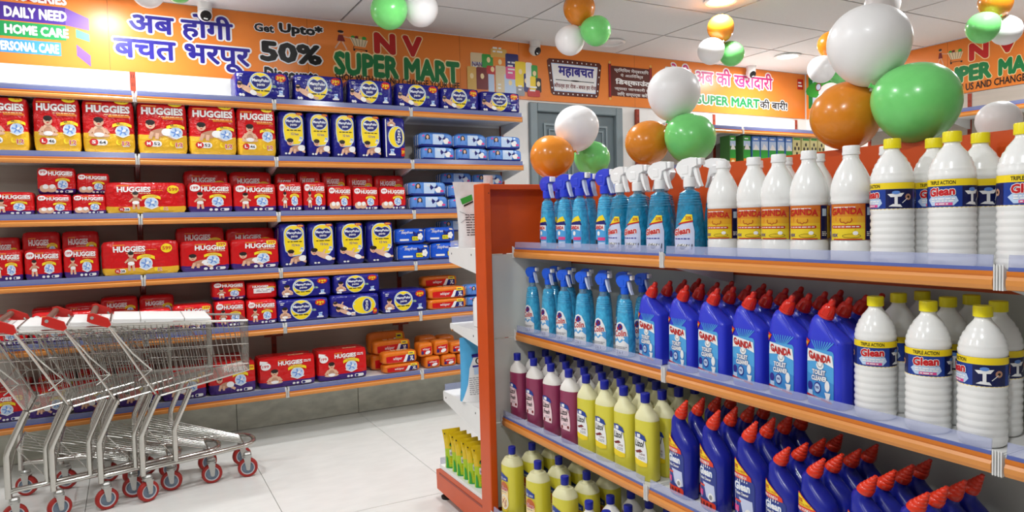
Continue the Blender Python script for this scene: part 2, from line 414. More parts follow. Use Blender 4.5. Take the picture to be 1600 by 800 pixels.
PACKS=[('wide_pants', 1, 0, 0.621, 0.947, 2.128, 2.316, 4.64, 0.26, 0),
 ('wide_pants', 1, 0, 0.972, 1.294, 2.128, 2.319, 4.64, 0.26, 0),
 ('wide_pants', 1, 0, 1.324, 1.628, 2.128, 2.315, 4.64, 0.26, 0),
 ('wide_pants', 1, 0, 1.654, 1.973, 2.128, 2.311, 4.64, 0.26, 0),
 ('wide_pants', 1, 0, 1.982, 2.281, 2.128, 2.304, 4.64, 0.26, 0),
 ('wide_pants', 1, 0, 2.291, 2.619, 2.128, 2.298, 4.64, 0.26, 0),
 ('tall_red', 2, 0, -0.667, -0.448, 1.771, 2.091, 4.64, 0.3, 'L 46'),
 ('tall_red', 2, 0, -0.428, -0.205, 1.771, 2.102, 4.64, 0.3, 'L 46'),
 ('tall_red', 2, 0, -0.198, 0.062, 1.771, 2.107, 4.64, 0.3, 'S 64'),
 ('tall_red', 2, 0, 0.077, 0.34, 1.771, 2.109, 4.64, 0.3, 'M 52'),
 ('tall_red', 2, 0, 0.348, 0.616, 1.771, 2.106, 4.64, 0.3, 'M 52'),
 ('tall_red', 2, 0, 0.62, 0.851, 1.771, 2.101, 4.64, 0.3, 'L 46'),
 ('tall_blue', 2, 0, 0.869, 1.032, 1.771, 2.093, 4.64, 0.28, 0),
 ('tall_blue', 2, 0, 1.041, 1.191, 1.771, 2.093, 4.64, 0.28, 0),
 ('tall_blue', 2, 0, 1.205, 1.36, 1.771, 2.094, 4.64, 0.28, 0),
 ('tall_blue', 2, 0, 1.372, 1.535, 1.771, 2.094, 4.64, 0.28, 0),
 ('tall_blue_side', 2, 0, 1.557, 1.707, 1.771, 2.09, 4.64, 0.3, 0),
 ('pads', 2, 0, 1.821, 2.077, 1.771, 1.892, 4.64, 0.14, 0),
 ('pads', 2, 0, 2.09, 2.341, 1.771, 1.891, 4.64, 0.14, 0),
 ('pads', 2, 0, 2.352, 2.624, 1.771, 1.889, 4.64, 0.14, 0),
 ('pads', 2, 1, 1.81, 2.071, 1.895, 1.989, 4.65, 0.14, 0),
 ('pads', 2, 1, 2.081, 2.335, 1.896, 1.988, 4.65, 0.14, 0),
 ('pads', 2, 1, 2.345, 2.623, 1.895, 1.988, 4.65, 0.14, 0),
 ('pads', 2, 2, 1.862, 2.126, 1.771, 2.017, 4.81, 0.14, 0),
 ('pads', 2, 2, 2.146, 2.398, 1.771, 2.019, 4.81, 0.14, 0),
 ('small_red', 3, 0, -0.642, -0.441, 1.426, 1.581, 4.64, 0.2, 'baby'),
 ('small_red', 3, 0, -0.433, -0.267, 1.426, 1.567, 4.64, 0.2, 'twins'),
 ('small_red', 3, 0, -0.264, -0.1, 1.426, 1.567, 4.64, 0.2, 'twins'),
 ('small_red', 3, 1, -0.427, -0.244, 1.573, 1.718, 4.68, 0.2, 'twins'),
 ('small_red', 3, 1, -0.24, -0.079, 1.572, 1.688, 4.68, 0.2, 'twins'),
 ('wide_red', 3, 0, -0.106, 0.315, 1.426, 1.636, 4.63, 0.22, 0),
 ('small_red', 3, 0, 0.326, 0.576, 1.426, 1.638, 4.64, 0.17, 'baby'),
 ('small_red', 3, 0, 0.583, 0.836, 1.426, 1.632, 4.64, 0.17, 'baby'),
 ('small_red', 3, 2, 0.318, 0.576, 1.426, 1.722, 4.83, 0.16, 'plain'),
 ('small_red', 3, 2, 0.583, 0.841, 1.426, 1.717, 4.83, 0.16, 'plain'),
 ('small_red', 3, 0, 0.848, 0.998, 1.426, 1.641, 4.64, 0.17, 'baby'),
 ('small_red', 3, 0, 1.005, 1.149, 1.426, 1.642, 4.64, 0.17, 'baby'),
 ('small_red', 3, 0, 1.161, 1.321, 1.426, 1.618, 4.64, 0.17, 'twins'),
 ('small_red', 3, 0, 1.328, 1.505, 1.426, 1.614, 4.64, 0.17, 'twins'),
 ('small_red', 3, 0, 1.511, 1.7, 1.426, 1.614, 4.64, 0.17, 'twins'),
 ('small_red', 3, 2, 0.865, 1.0, 1.426, 1.707, 4.83, 0.16, 'plain'),
 ('small_red', 3, 2, 1.009, 1.16, 1.426, 1.722, 4.83, 0.16, 'plain'),
 ('small_red', 3, 2, 1.169, 1.33, 1.426, 1.719, 4.83, 0.16, 'tagged'),
 ('small_red', 3, 2, 1.338, 1.523, 1.426, 1.708, 4.83, 0.16, 'tagged'),
 ('small_red', 3, 2, 1.532, 1.748, 1.426, 1.702, 4.83, 0.16, 'tagged'),
 ('pads', 3, 0, 1.73, 2.012, 1.426, 1.548, 4.64, 0.14, 0),
 ('pads', 3, 0, 2.027, 2.3, 1.426, 1.533, 4.64, 0.14, 0),
 ('pads', 3, 1, 1.724, 2.006, 1.551, 1.647, 4.65, 0.14, 0),
 ('pads', 3, 1, 2.026, 2.293, 1.538, 1.63, 4.65, 0.14, 0),
 ('pads', 3, 2, 2.027, 2.274, 1.635, 1.724, 4.81, 0.14, 0),
 ('pads', 3, 2, 2.29, 2.538, 1.626, 1.717, 4.81, 0.14, 0),
 ('small_red', 4, 0, -0.657, -0.511, 1.069, 1.267, 4.64, 0.18, 'baby'),
 ('small_red', 4, 0, -0.503, -0.329, 1.069, 1.264, 4.64, 0.18, 'baby'),
 ('small_red', 4, 0, -0.322, -0.151, 1.069, 1.271, 4.64, 0.18, 'baby'),
 ('small_red', 4, 2, -0.669, -0.537, 1.069, 1.335, 4.83, 0.16, 'tagged'),
 ('small_red', 4, 2, -0.527, -0.344, 1.069, 1.362, 4.83, 0.16, 'plain'),
 ('small_red', 4, 2, -0.337, -0.15, 1.069, 1.361, 4.83, 0.16, 'plain'),
 ('wide_red', 4, 0, -0.137, 0.263, 1.069, 1.297, 4.63, 0.22, 0),
 ('small_red', 4, 0, 0.27, 0.543, 1.069, 1.285, 4.64, 0.17, 'corner'),
 ('small_red', 4, 0, 0.553, 0.838, 1.069, 1.287, 4.64, 0.17, 'corner'),
 ('small_red', 4, 2, 0.26, 0.539, 1.069, 1.367, 4.83, 0.16, 'plain'),
 ('small_red', 4, 2, 0.55, 0.847, 1.069, 1.356, 4.83, 0.16, 'plain'),
 ('tall_blue', 4, 0, 0.846, 1.013, 1.069, 1.381, 4.64, 0.28, 'a'),
 ('tall_blue', 4, 0, 1.025, 1.198, 1.069, 1.382, 4.64, 0.28, 'b'),
 ('tall_blue', 4, 0, 1.215, 1.395, 1.069, 1.382, 4.64, 0.28, 'b'),
 ('tall_blue', 4, 0, 1.417, 1.6, 1.069, 1.382, 4.64, 0.28, 'b'),
 ('pads_royal', 4, 0, 1.631, 1.866, 1.069, 1.213, 4.64, 0.14, 0),
 ('pads_royal', 4, 0, 1.876, 2.097, 1.069, 1.218, 4.64, 0.14, 0),
 ('pads_royal', 4, 1, 1.617, 1.836, 1.214, 1.325, 4.65, 0.14, 0),
 ('pads_royal', 4, 1, 1.841, 2.065, 1.217, 1.328, 4.65, 0.14, 0),
 ('pads', 4, 2, 2.016, 2.253, 1.291, 1.376, 4.81, 0.14, 0),
 ('small_red', 5, 0, -0.707, -0.504, 0.726, 0.914, 4.64, 0.17, 'baby'),
 ('small_red', 5, 0, -0.48, -0.324, 0.726, 0.918, 4.64, 0.17, 'baby'),
 ('small_red', 5, 0, -0.315, -0.148, 0.726, 0.911, 4.64, 0.17, 'baby'),
 ('small_red', 5, 0, -0.136, 0.031, 0.726, 0.889, 4.64, 0.17, 'baby'),
 ('small_red', 5, 0, 0.038, 0.205, 0.726, 0.894, 4.64, 0.17, 'baby'),
 ('small_red', 5, 0, 0.213, 0.43, 0.726, 0.905, 4.64, 0.17, 'corner'),
 ('small_red', 5, 0, 0.442, 0.617, 0.726, 0.912, 4.64, 0.17, 'baby'),
 ('small_red', 5, 0, 0.625, 0.804, 0.726, 0.907, 4.64, 0.17, 'baby'),
 ('small_red', 5, 2, -0.502, -0.345, 0.726, 0.926, 4.83, 0.16, 'plain'),
 ('small_red', 5, 2, -0.341, -0.166, 0.726, 0.939, 4.83, 0.16, 'plain'),
 ('small_red', 5, 2, -0.161, 0.036, 0.726, 0.963, 4.83, 0.16, 'code'),
 ('small_red', 5, 2, 0.043, 0.235, 0.726, 0.96, 4.83, 0.16, 'code'),
 ('small_red', 5, 1, 0.439, 0.631, 0.915, 1.03, 4.7, 0.17, 'baby'),
 ('small_red', 5, 1, 0.639, 0.82, 0.909, 1.01, 4.7, 0.17, 'tagged'),
 ('wide_pants', 5, 0, 0.804, 1.13, 0.726, 0.897, 4.64, 0.22, 'up'),
 ('wide_pants', 5, 0, 1.49, 1.813, 0.726, 0.909, 4.64, 0.22, 'up'),
 ('wide_pants_side', 5, 0, 1.139, 1.471, 0.726, 0.902, 4.64, 0.24, 0),
 ('wide_pants', 5, 1, 0.826, 1.153, 0.906, 1.03, 4.66, 0.2, 'up'),
 ('wide_pants', 5, 1, 1.171, 1.483, 0.908, 1.032, 4.66, 0.2, 'up'),
 ('pads_orange', 5, 0, 1.82, 2.11, 0.726, 0.824, 4.64, 0.1, 0),
 ('pads_orange', 5, 1, 1.826, 2.111, 0.829, 0.906, 4.645, 0.1, 0),
 ('pads_orange', 5, 2, 1.835, 2.109, 0.898, 0.977, 4.76, 0.1, 0),
 ('pads_orange', 5, 2, 1.855, 2.125, 0.726, 0.905, 4.77, 0.1, 0),
 ('pads', 5, 0, 2.12, 2.331, 0.726, 0.824, 4.64, 0.14, 0),
 ('pads', 5, 1, 2.124, 2.33, 0.828, 0.907, 4.65, 0.14, 0),
 ('box_red', 6, 0, -0.77, -0.53, 0.318, 0.504, 4.64, 0.2, 'corner'),
 ('box_red', 6, 0, -0.517, -0.322, 0.318, 0.501, 4.64, 0.2, 'corner'),
 ('box_red', 6, 0, -0.312, -0.103, 0.318, 0.502, 4.64, 0.2, 'corner'),
 ('box_red', 6, 0, -0.09, 0.127, 0.318, 0.499, 4.64, 0.2, 'corner'),
 ('box_red', 6, 0, 0.139, 0.378, 0.318, 0.522, 4.64, 0.2, 'corner'),
 ('box_red', 6, 0, 0.389, 0.662, 0.318, 0.534, 4.64, 0.2, 'corner'),
 ('box_red', 6, 0, 0.679, 1.029, 0.318, 0.537, 4.64, 0.2, 'price'),
 ('box_red', 6, 0, 1.043, 1.37, 0.318, 0.544, 4.64, 0.2, 'price'),
 ('box_red', 6, 2, -0.73, -0.523, 0.318, 0.52, 4.87, 0.12, 'plain'),
 ('box_red', 6, 2, -0.491, -0.309, 0.318, 0.528, 4.87, 0.12, 'plain'),
 ('box_red', 6, 2, -0.295, -0.112, 0.318, 0.538, 4.87, 0.12, 'plain'),
 ('box_red', 6, 2, -0.097, 0.102, 0.318, 0.541, 4.87, 0.12, 'plain'),
 ('box_red', 6, 2, 0.356, 0.661, 0.318, 0.54, 4.87, 0.12, 'plain'),
 ('pads_orange', 6, 0, 1.482, 1.744, 0.318, 0.403, 4.64, 0.1, 0),
 ('pads_orange', 6, 1, 1.479, 1.727, 0.404, 0.488, 4.645, 0.1, 0),
 ('pads_orange', 6, 2, 1.443, 1.698, 0.318, 0.457, 4.755, 0.09, 0),
 ('pads_orange', 6, 2, 1.443, 1.697, 0.318, 0.441, 4.86, 0.09, 0),
 ('pads_orange', 6, 1, 1.452, 1.722, 0.456, 0.55, 4.755, 0.09, 0),
 ('pads_orange', 6, 1, 1.45, 1.723, 0.509, 0.596, 4.86, 0.09, 0),
 ('pads_orange_small', 6, 0, 1.783, 1.899, 0.318, 0.427, 4.64, 0.12, 0),
 ('pads_orange_small', 6, 0, 1.909, 2.022, 0.318, 0.426, 4.64, 0.12, 0),
 ('pads_orange_small', 6, 0, 2.032, 2.164, 0.318, 0.421, 4.64, 0.12, 0),
 ('pads_orange_small', 6, 1, 1.744, 1.849, 0.43, 0.525, 4.65, 0.12, 0),
 ('pads_orange_small', 6, 1, 1.859, 1.971, 0.431, 0.531, 4.65, 0.12, 0),
 ('pads_orange_small', 6, 1, 1.981, 2.111, 0.426, 0.509, 4.65, 0.12, 0),
 ('pads_orange_small', 6, 2, 1.81, 1.954, 0.318, 0.542, 4.8, 0.12, 0),
 ('pads_orange_small', 6, 2, 1.964, 2.096, 0.318, 0.532, 4.8, 0.12, 0)]
BOT={'gainda_spray': [(1.505, 2.476), (1.505, 2.347), (1.505, 2.24), (1.505, 2.08)],
 'gainda_spray_b': [(1.585, 2.546), (1.585, 2.258), (1.585, 2.155)],
 'glean_spray': [(1.505, 1.99), (1.505, 1.896), (1.505, 1.782), (1.505, 1.646)],
 'glean_spray_b': [(1.59, 1.964), (1.59, 1.818), (1.59, 1.681), (1.59, 1.552)],
 'gainda_white': [(1.525, 1.528), (1.525, 1.413), (1.525, 1.328), (1.525, 1.233), (1.525, 1.113)],
 'gainda_white_b': [(1.625, 1.555), (1.625, 1.477), (1.625, 1.349), (1.625, 1.248), (1.625, 1.147), (1.625, 1.053)],
 'rib_T': [(1.52, 1.006), (1.52, 0.874), (1.52, 0.738)],
 'rib_T_b': [(1.615, 0.991), (1.615, 0.883), (1.615, 0.835)],
 'colin': [(1.505, 2.616), (1.505, 2.485), (1.505, 2.364), (1.505, 2.233), (1.505, 2.102), (1.505, 1.974)],
 'tc_gainda': [(1.52, 1.833), (1.52, 1.683), (1.52, 1.552), (1.52, 1.415), (1.52, 1.285), (1.52, 1.165)],
 'rib_B': [(1.52, 1.047), (1.52, 0.923), (1.52, 0.811)],
 'rib_B2': [(1.62, 1.056), (1.62, 0.939), (1.62, 0.833)],
 'rib_B3': [(1.7, 1.047), (1.7, 0.932)],
 'purple': [(1.44, 2.631), (1.44, 2.491), (1.44, 2.357), (1.44, 2.229)],
 'yellow': [(1.44, 2.114), (1.44, 2.001), (1.44, 1.893), (1.44, 1.78)],
 'tc_glean': [(1.44, 1.612), (1.44, 1.48), (1.44, 1.346)],
 'tc_glean_short': [(1.44, 1.241), (1.44, 1.139), (1.44, 1.004), (1.44, 0.887)],
 'floor_glean': [(1.345, 2.536), (1.345, 2.328), (1.345, 2.136)],
 'orange_back': []}
BALLOONS=[('on the ceiling over the left wall shelf', 'green', (1.4, 4.035, 2.601), (1.485, 3.98, 2.677), 0.107, 0.105),
 ('on the ceiling over the left wall shelf', 'white', (1.603, 4.051, 2.64), (1.516, 4.064, 2.705), 0.1, 0.107),
 ('on the ceiling at the upper left edge', 'white', (0.139, 3.927, 2.519), (0.207, 3.913, 2.557), 0.081, 0.078),
 ('on the ceiling at the upper left edge', 'green', (0.273, 3.972, 2.562), (0.21, 3.972, 2.575), 0.071, 0.071),
 ('on the ceiling above the framed sign', 'green', (2.663, 3.747, 2.548), (2.576, 3.798, 2.576), 0.095, 0.095),
 ('on the ceiling above the framed sign', 'white', (2.573, 3.91, 2.518), (2.616, 3.857, 2.595), 0.093, 0.099),
 ('on the ceiling above the framed sign', 'orange', (2.609, 3.85, 2.705), (2.627, 3.873, 2.6), 0.094, 0.111),
 ('on the ceiling in front of the right banner end', 'white', (3.537, 3.642, 2.477), (3.587, 3.574, 2.535), 0.089, 0.089),
 ('on the ceiling in front of the right banner end', 'green', (3.708, 3.623, 2.471), (3.659, 3.645, 2.558), 0.081, 0.088),
 ('on the ceiling in front of the right banner end', 'orange', (3.614, 3.628, 2.636), (3.642, 3.629, 2.553), 0.087, 0.092),
 ('on the ceiling behind the largest balloon', 'white', (3.949, 3.09, 2.28), (3.984, 3.028, 2.334), 0.088, 0.084),
 ('on the ceiling behind the largest balloon', 'green', (4.109, 3.08, 2.274), (4.076, 3.098, 2.357), 0.075, 0.075),
 ('on the ceiling behind the largest balloon', 'orange', (4.019, 3.069, 2.435), (4.04, 3.071, 2.348), 0.086, 0.09),
 ('on the ceiling just above the largest balloon', 'white', (2.888, 1.956, 2.241), (2.908, 1.952, 2.183), 0.077, 0.066),
 ('on the ceiling at the upper right edge', 'green', (3.622, 1.941, 2.221), (3.643, 1.884, 2.256), 0.079, 0.067),
 ('on the ceiling at the upper right edge', 'orange', (3.7, 1.926, 2.343), (3.719, 1.923, 2.275), 0.08, 0.07),
 ('on the ceiling at the upper right edge', 'white', (3.766, 1.913, 2.217), (3.74, 1.934, 2.281), 0.071, 0.068),
 ('over the end post of the gondola', 'orange', (1.675, 2.712, 1.637), (1.77, 2.648, 1.659), 0.104, 0.088),
 ('over the end post of the gondola', 'white', (1.816, 2.718, 1.771), (1.823, 2.728, 1.668), 0.093, 0.109),
 ('over the end post of the gondola', 'green', (1.932, 2.768, 1.639), (1.874, 2.804, 1.677), 0.086, 0.081),
 ('above the white trigger sprays', 'green', (1.848, 2.015, 1.645), (1.786, 2.06, 1.705), 0.1, 0.085),
 ('above the white trigger sprays', 'white', (1.832, 2.084, 1.82), (1.828, 2.108, 1.713), 0.095, 0.102),
 ('above the white trigger sprays', 'orange', (1.782, 2.179, 1.644), (1.838, 2.12, 1.715), 0.087, 0.084),
 ('above the right end of the gondola', 'green', (1.765, 1.104, 1.627), (1.702, 1.185, 1.679), 0.111, 0.092),
 ('above the right end of the gondola', 'white', (1.739, 1.216, 1.794), (1.758, 1.223, 1.69), 0.101, 0.105),
 ('above the right end of the gondola', 'orange', (1.763, 1.302, 1.622), (1.79, 1.246, 1.696), 0.097, 0.089),
 ('behind the yellow capped bottles', 'white', (2.431, 1.255, 1.63), (2.434, 1.256, 1.6), 0.068, 0.059)]
BT={'groc': (-0.585, 2.702, -0.258, 2.761), 'daily': (-0.571, 2.606, -0.262, 2.669), 'home': (-0.573, 2.51, -0.257, 2.566), 'pers': (-0.616, 2.413, -0.31, 2.469), 'bar1': (-0.766, 2.606, -0.252, 2.676), 'h1': (0.062, 2.564, 0.669, 2.738), 'h2': (-0.026, 2.379, 0.77, 2.545), 'get': (0.802, 2.666, 0.929, 2.721), 'upto': (0.962, 2.656, 1.257, 2.743), 'fifty': (0.832, 2.472, 1.246, 2.611), 'disc': (0.855, 2.346, 1.214, 2.437), 'nv': (1.622, 2.592, 1.996, 2.746), 'sm': (1.328, 2.419, 2.295, 2.587), 'tag': (1.334, 2.382, 2.292, 2.429), 'man': (1.335, 2.6, 1.44, 2.734), 'cart': (1.443, 2.598, 1.579, 2.697), 'frame': (3.08, 2.389, 3.625, 2.687), 'maha': (3.187, 2.539, 3.546, 2.632), 'offer': (3.14, 2.443, 3.564, 2.496), 'scroll': (3.692, 2.386, 4.169, 2.714), 'kh': (4.482, 2.574, 5.699, 2.755), 'sm2': (4.695, 2.407, 5.518, 2.497), 'ki': (5.518, 2.409, 5.907, 2.504), 'coll': (2.37, 2.363, 3.021, 2.726), 'note': (6.058, 2.631, 6.144, 2.734)}
RT={'pic': (-4.982, 2.436, -4.845, 2.756), 'pic2': (-4.823, 2.459, -4.648, 2.678), 'man': (-3.69, 2.603, -3.625, 2.744), 'cart': (-3.603, 2.595, -3.471, 2.701), 'n': (-3.425, 2.587, -3.271, 2.731), 'v': (-3.218, 2.596, -3.046, 2.746), 'super': (-3.69, 2.421, -3.246, 2.563), 'mart': (-3.198, 2.422, -2.834, 2.56), 'tag': (-3.773, 2.353, -2.716, 2.412)}
BOXES=[('green', 4.764, 4.842, 2.079), ('green', 4.93, 5.027, 2.085), ('blue', 5.043, 5.145, 2.083), ('blue', 5.149, 5.253, 2.087), ('blue', 5.257, 5.359, 2.085), ('blue', 5.367, 5.47, 2.089), ('blue', 5.479, 5.575, 2.087), ('yellow', 5.583, 5.689, 2.09), ('yellow', 5.707, 5.815, 2.088), ('yellow', 5.824, 5.925, 2.092), ('yellow', 5.934, 6.036, 2.09)]
# ------------------------------------------------------------------ the room
M_CEIL = mat('ceiling_tile_white', (226, 225, 223), .75, noise=.03, nscale=160, bump=.12, bscale=220)
M_GRID = mat('ceiling_joint', (70, 68, 66), .7)
M_WALL = mat('white_wall_paint', (236, 234, 230), .6, noise=.02, nscale=3)
M_TILE = mat('floor_porcelain', (226, 225, 221), .22, noise=.035, nscale=9, stretch=(.8, 1.8, 1), spec=.4)
M_GROUT = mat('floor_grout', (128, 126, 120), .8)
M_SKIRT = mat('skirting_porcelain', (206, 206, 192), .4, noise=.16, nscale=9, stretch=(1, 1, 2))
M_DOOR = mat('grey_door_paint', (128, 141, 146), .4, noise=.03)
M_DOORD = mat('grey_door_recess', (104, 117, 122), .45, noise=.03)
XL, XR, YB, YF, ZC = -3.0, 6.2, 5.04, -4.0, 2.79
mb = MB(); mb.box(XL, YF, -.06, XR, YB, -.004, M_GROUT); floor = struct('floor', mb)
xs = [-3.0, -2.722, -1.895, -1.068, -.241, .588, 1.415, 2.242, 3.07, 3.9, 4.72, 5.55, 6.2]
ys = [-4.0, -1.523, .077, 1.677, 3.277, 4.877, 5.04]
for i in range(len(xs) - 1):
    for j in range(len(ys) - 1):
        t = MB(); g = .0016
        t.box(xs[i] + g, ys[j] + g, -.004, xs[i + 1] - g, ys[j + 1] - g, 0, M_TILE)
        link('floor_tile', t.mesh('floor_tile', fix=False), floor)
mb = MB(); mb.box(XL, YF, ZC + .012, XR, YB, ZC + .08, M_GRID); ceiling = struct('ceiling', mb)
xs = [-2.22, -1.02, .18, 1.38, 2.58, 3.78, 4.98, 6.18]
ys = [.2 + .6 * k - .0 for k in range(8)] + [5.035]
ys = [-.4, .2, .8, 1.4, 2.0, 2.6, 3.2, 3.8, 4.41, 5.035]
tile_cache = {}
for i in range(len(xs) - 1):
    for j in range(len(ys) - 1):
        t = MB(); g = .0075
        t.box(xs[i] + g, ys[j] + g, ZC, xs[i + 1] - g, ys[j + 1] - g, ZC + .012, M_CEIL)
        link('ceiling_tile', t.mesh('ceiling_tile', fix=False), ceiling)
t = MB(); t.box(XL, YF, ZC, XR, -.404, ZC + .012, M_CEIL); t.box(XL, -.4, ZC, -2.224, YB, ZC + .012, M_CEIL)
link('ceiling_margin', t.mesh('ceiling_margin'), ceiling)
# back wall with the doorway cut out
DX0, DX1, DZ = 2.90, 3.83, 2.318
mb = MB()
mb.box(XL, YB, 0, DX0, YB + .1, ZC, M_WALL); mb.box(DX1, YB, 0, XR + .1, YB + .1, ZC, M_WALL); mb.box(DX0, YB, DZ, DX1, YB + .1, ZC, M_WALL)
struct('wall_back', mb)
mb = MB(); mb.box(XR, YF, 0, XR + .1, YB, ZC, M_WALL); struct('wall_right', mb)
M_WALLD = mat('taupe_wall_paint', (178, 172, 166), .6, noise=.03)
mb = MB(); mb.box(XL - .1, YF, 0, XL, YB, ZC, M_WALLD); struct('wall_left', mb)
mb = MB(); mb.box(XL, YF - .1, 0, XR, YF, ZC, M_WALLD); struct('wall_front', mb)
# tiled skirting of the back wall
mb = MB(); mb.box(XL, YB - .008, 0, DX0 - .02, YB, .2975, M_GROUT); sk = struct('baseboard_back', mb)
xs = [-3.0, -1.895, -1.068, -.241, .588, 1.415, 2.242, 2.87]
for i in range(len(xs) - 1):
    t = MB(); t.box(xs[i] + .0015, YB - .02, .002, xs[i + 1] - .0015, YB - .008, .295, M_SKIRT, .002)
    link('skirting_tile', t.mesh('skirting_tile', fix=False), sk)
# panelled grey door
mb = MB()
for x0, x1 in ((DX0, DX0 + .07), (DX1 - .07, DX1)): mb.box(x0, YB - .03, 0, x1, YB + .06, DZ, M_DOOR, .006)
mb.box(DX0 + .07, YB - .03, DZ - .07, DX1 - .07, YB + .06, DZ, M_DOOR, .006)
door = struct('door_1', mb)
t = MB(); a, b = DX0 + .075, DX1 - .075
t.box(a, YB + .012, .01, b, YB + .05, DZ - .075, M_DOORD)
link('door_leaf', t.mesh('door_leaf'), door)
t = MB()
for z0, z1 in ((.12, .95), (1.07, DZ - .16)):
    for x0, x1 in ((a + .07, (a + b) / 2 - .035), ((a + b) / 2 + .035, b - .07)):
        for k, (q, r) in enumerate(((0, .018), (.045, .012))):
            for u in ((x0 + q, z0 + q, x1 - q, z0 + q + r), (x0 + q, z1 - q - r, x1 - q, z1 - q), (x0 + q, z0 + q + r, x0 + q + r, z1 - q - r), (x1 - q - r, z0 + q + r, x1 - q, z1 - q - r)):
                t.box(u[0], YB + .0, u[1], u[2], YB + .012, u[3], M_DOOR)
link('door_moulding', t.mesh('door_moulding'), door)
t = MB(); t.lathe([(.022, 0), (.022, .006), (.01, .01), (.01, .04), (.02, .05), (.02, .065), (.0, .07)], mat('brass_knob', (180, 160, 110), .25, .9), 14, (0, 0, 0), 'Y')
o = link('door_knob', t.mesh('door_knob'), door, (b - .035, YB + .012, 1.02)); o.rotation_euler = (0, 0, pi)

# ------------------------------------------------------------------ ceiling lamps
M_LAMP = mat('lit_diffuser', (255, 252, 245), .5, noise=0, emit=9.0)
M_RING = mat('lamp_ring_white', (238, 238, 236), .4)
ring = MB(); ring.lathe([(.085, .0), (.112, -.004), (.115, -.012), (.1, -.018), (.085, -.012), (.085, 0)], M_RING, 28, caps=False)
ring_me = ring.mesh('lamp_ring')
dif = MB(); dif.lathe([(.0001, -.006), (.086, -.006)], M_LAMP, 28, caps=False); dif_me = dif.mesh('lamp_diffuser')
dul = MB(); dul.lathe([(.0001, -.006), (.086, -.006)], M_RING, 28, caps=False); dul_me = dul.mesh('lamp_diffuser_unlit')
def downlight(x, y, label, lit=True):
    o = empty('ceiling_downlight', (x, y, ZC))
    tag(o, label, 'ceiling light', 'round downlights in the ceiling')
    link('lamp_ring', ring_me, o); link('diffuser', dif_me if lit else dul_me, o)
    if lit:
        l = bpy.data.lights.new('lamp_light', 'AREA'); l.shape = 'DISK'; l.size = .17; l.energy = LAMP_W; l.color = (.96, .985, 1); l.spread = pi
        q = bpy.data.objects.new('lamp_light', l); COL.objects.link(q); q.parent = o; q.location = (0, 0, -.02)
for i, (x, y) in enumerate(LIGHTS):
    lab = {2: 'lit round ceiling downlight at the top edge, above the orange, white and green balloons', 3: 'lit round ceiling downlight next to the small camera by the magenta Hindi lettering', 0: 'lit round ceiling downlight above the coloured bars of the banner', 1: 'lit ceiling downlight outside the view, above the aisle before the nappy shelves', 4: 'lit ceiling downlight outside the view, beyond the left edge near the trolleys', 5: 'lit ceiling downlight outside the view, over the middle of the aisle', 6: 'lit ceiling downlight outside the view, behind the gondola', 7: 'lit ceiling downlight outside the view, near the right wall', 8: 'lit ceiling downlight outside the view, right above the viewpoint', 9: 'lit ceiling downlight outside the view, at the left behind the viewpoint'}[i]
    downlight(x, y, lab)
downlight(3.507, 4.725, 'unlit round ceiling downlight above the framed Hindi sign', False)

# ------------------------------------------------------------------ shelving
M_RAIL = mat('orange_price_rail', (216, 142, 70), .32, noise=.03)
M_RAILD = mat('orange_price_rail_groove', (208, 116, 30), .35, noise=.03)
M_LIP = mat('clear_lip_plastic', (178, 186, 222), .15, noise=.02, alpha=.38)
M_LIPW = mat('smoky_lip_plastic', (128, 136, 180), .18, noise=.03, alpha=.66)
M_LIPS = mat('blue_lip_foot', (92, 108, 176), .2, noise=.02, alpha=.9)
M_WSH = mat('white_powder_coat', (232, 232, 230), .35, noise=.02)
M_BACK = mat('grey_shelf_back', (182, 172, 160), .55, noise=.05, nscale=5, stretch=(.5, 1, 9))
M_REDUP = mat('rust_red_upright', (150, 52, 28), .4, noise=.04)
M_ORG = mat('orange_red_powder_coat', (208, 80, 22), .35, noise=.03)
M_DARK = mat('dark_slot', (25, 22, 22), .7, noise=0)
M_GPAN = mat('grey_gondola_panel', (190, 190, 182), .45, noise=.03)
M_GEND = mat('light_grey_end_panel', (224, 225, 218), .4, noise=.02)
def rail_me(w):
    m = MB()
    m.prism([(0, .0), (-.007, .002), (-.010, .010), (-.010, .020), (-.006, .0265), (0, .0265)], .012, w - .012, M_RAIL, 'X')
    m.prism([(0, .0265), (-.006, .0265), (-.0075, .030), (-.007, .037), (0, .037)], .012, w - .012, M_RAILD, 'X')
    return m.mesh('price_rail')
def lip_me(w, wall, h=.031):
    m = MB(); m.prism([(-.0052, .0445), (-.0027, .0445), (-.0005, .037 + h), (-.003, .037 + h)], .014, w - .014, M_LIPW if wall else M_LIP, 'X')
    m.prism([(-.006, .037), (-.0035, .037), (-.0027, .0445), (-.0052, .0445)], .014, w - .014, M_LIPS, 'X')
    return m.mesh('clear_lip')
def bracket_me(depth, h0=.037, h1=.1):
    m = MB()
    for x in (.0015, .0065):
        m.prism([(-.012, .0), (-.012, .05), (.0, .04), (.0, .036), (depth, .036), (depth, .036 - h1), (.03, 0)], x, x + .0022, M_WSH, 'X')
    return m.mesh('shelf_bracket')
_cache = {}
def cached(f, *a):
    k = (f.__name__, a)
    if k not in _cache: _cache[k] = f(*a)
    return _cache[k]
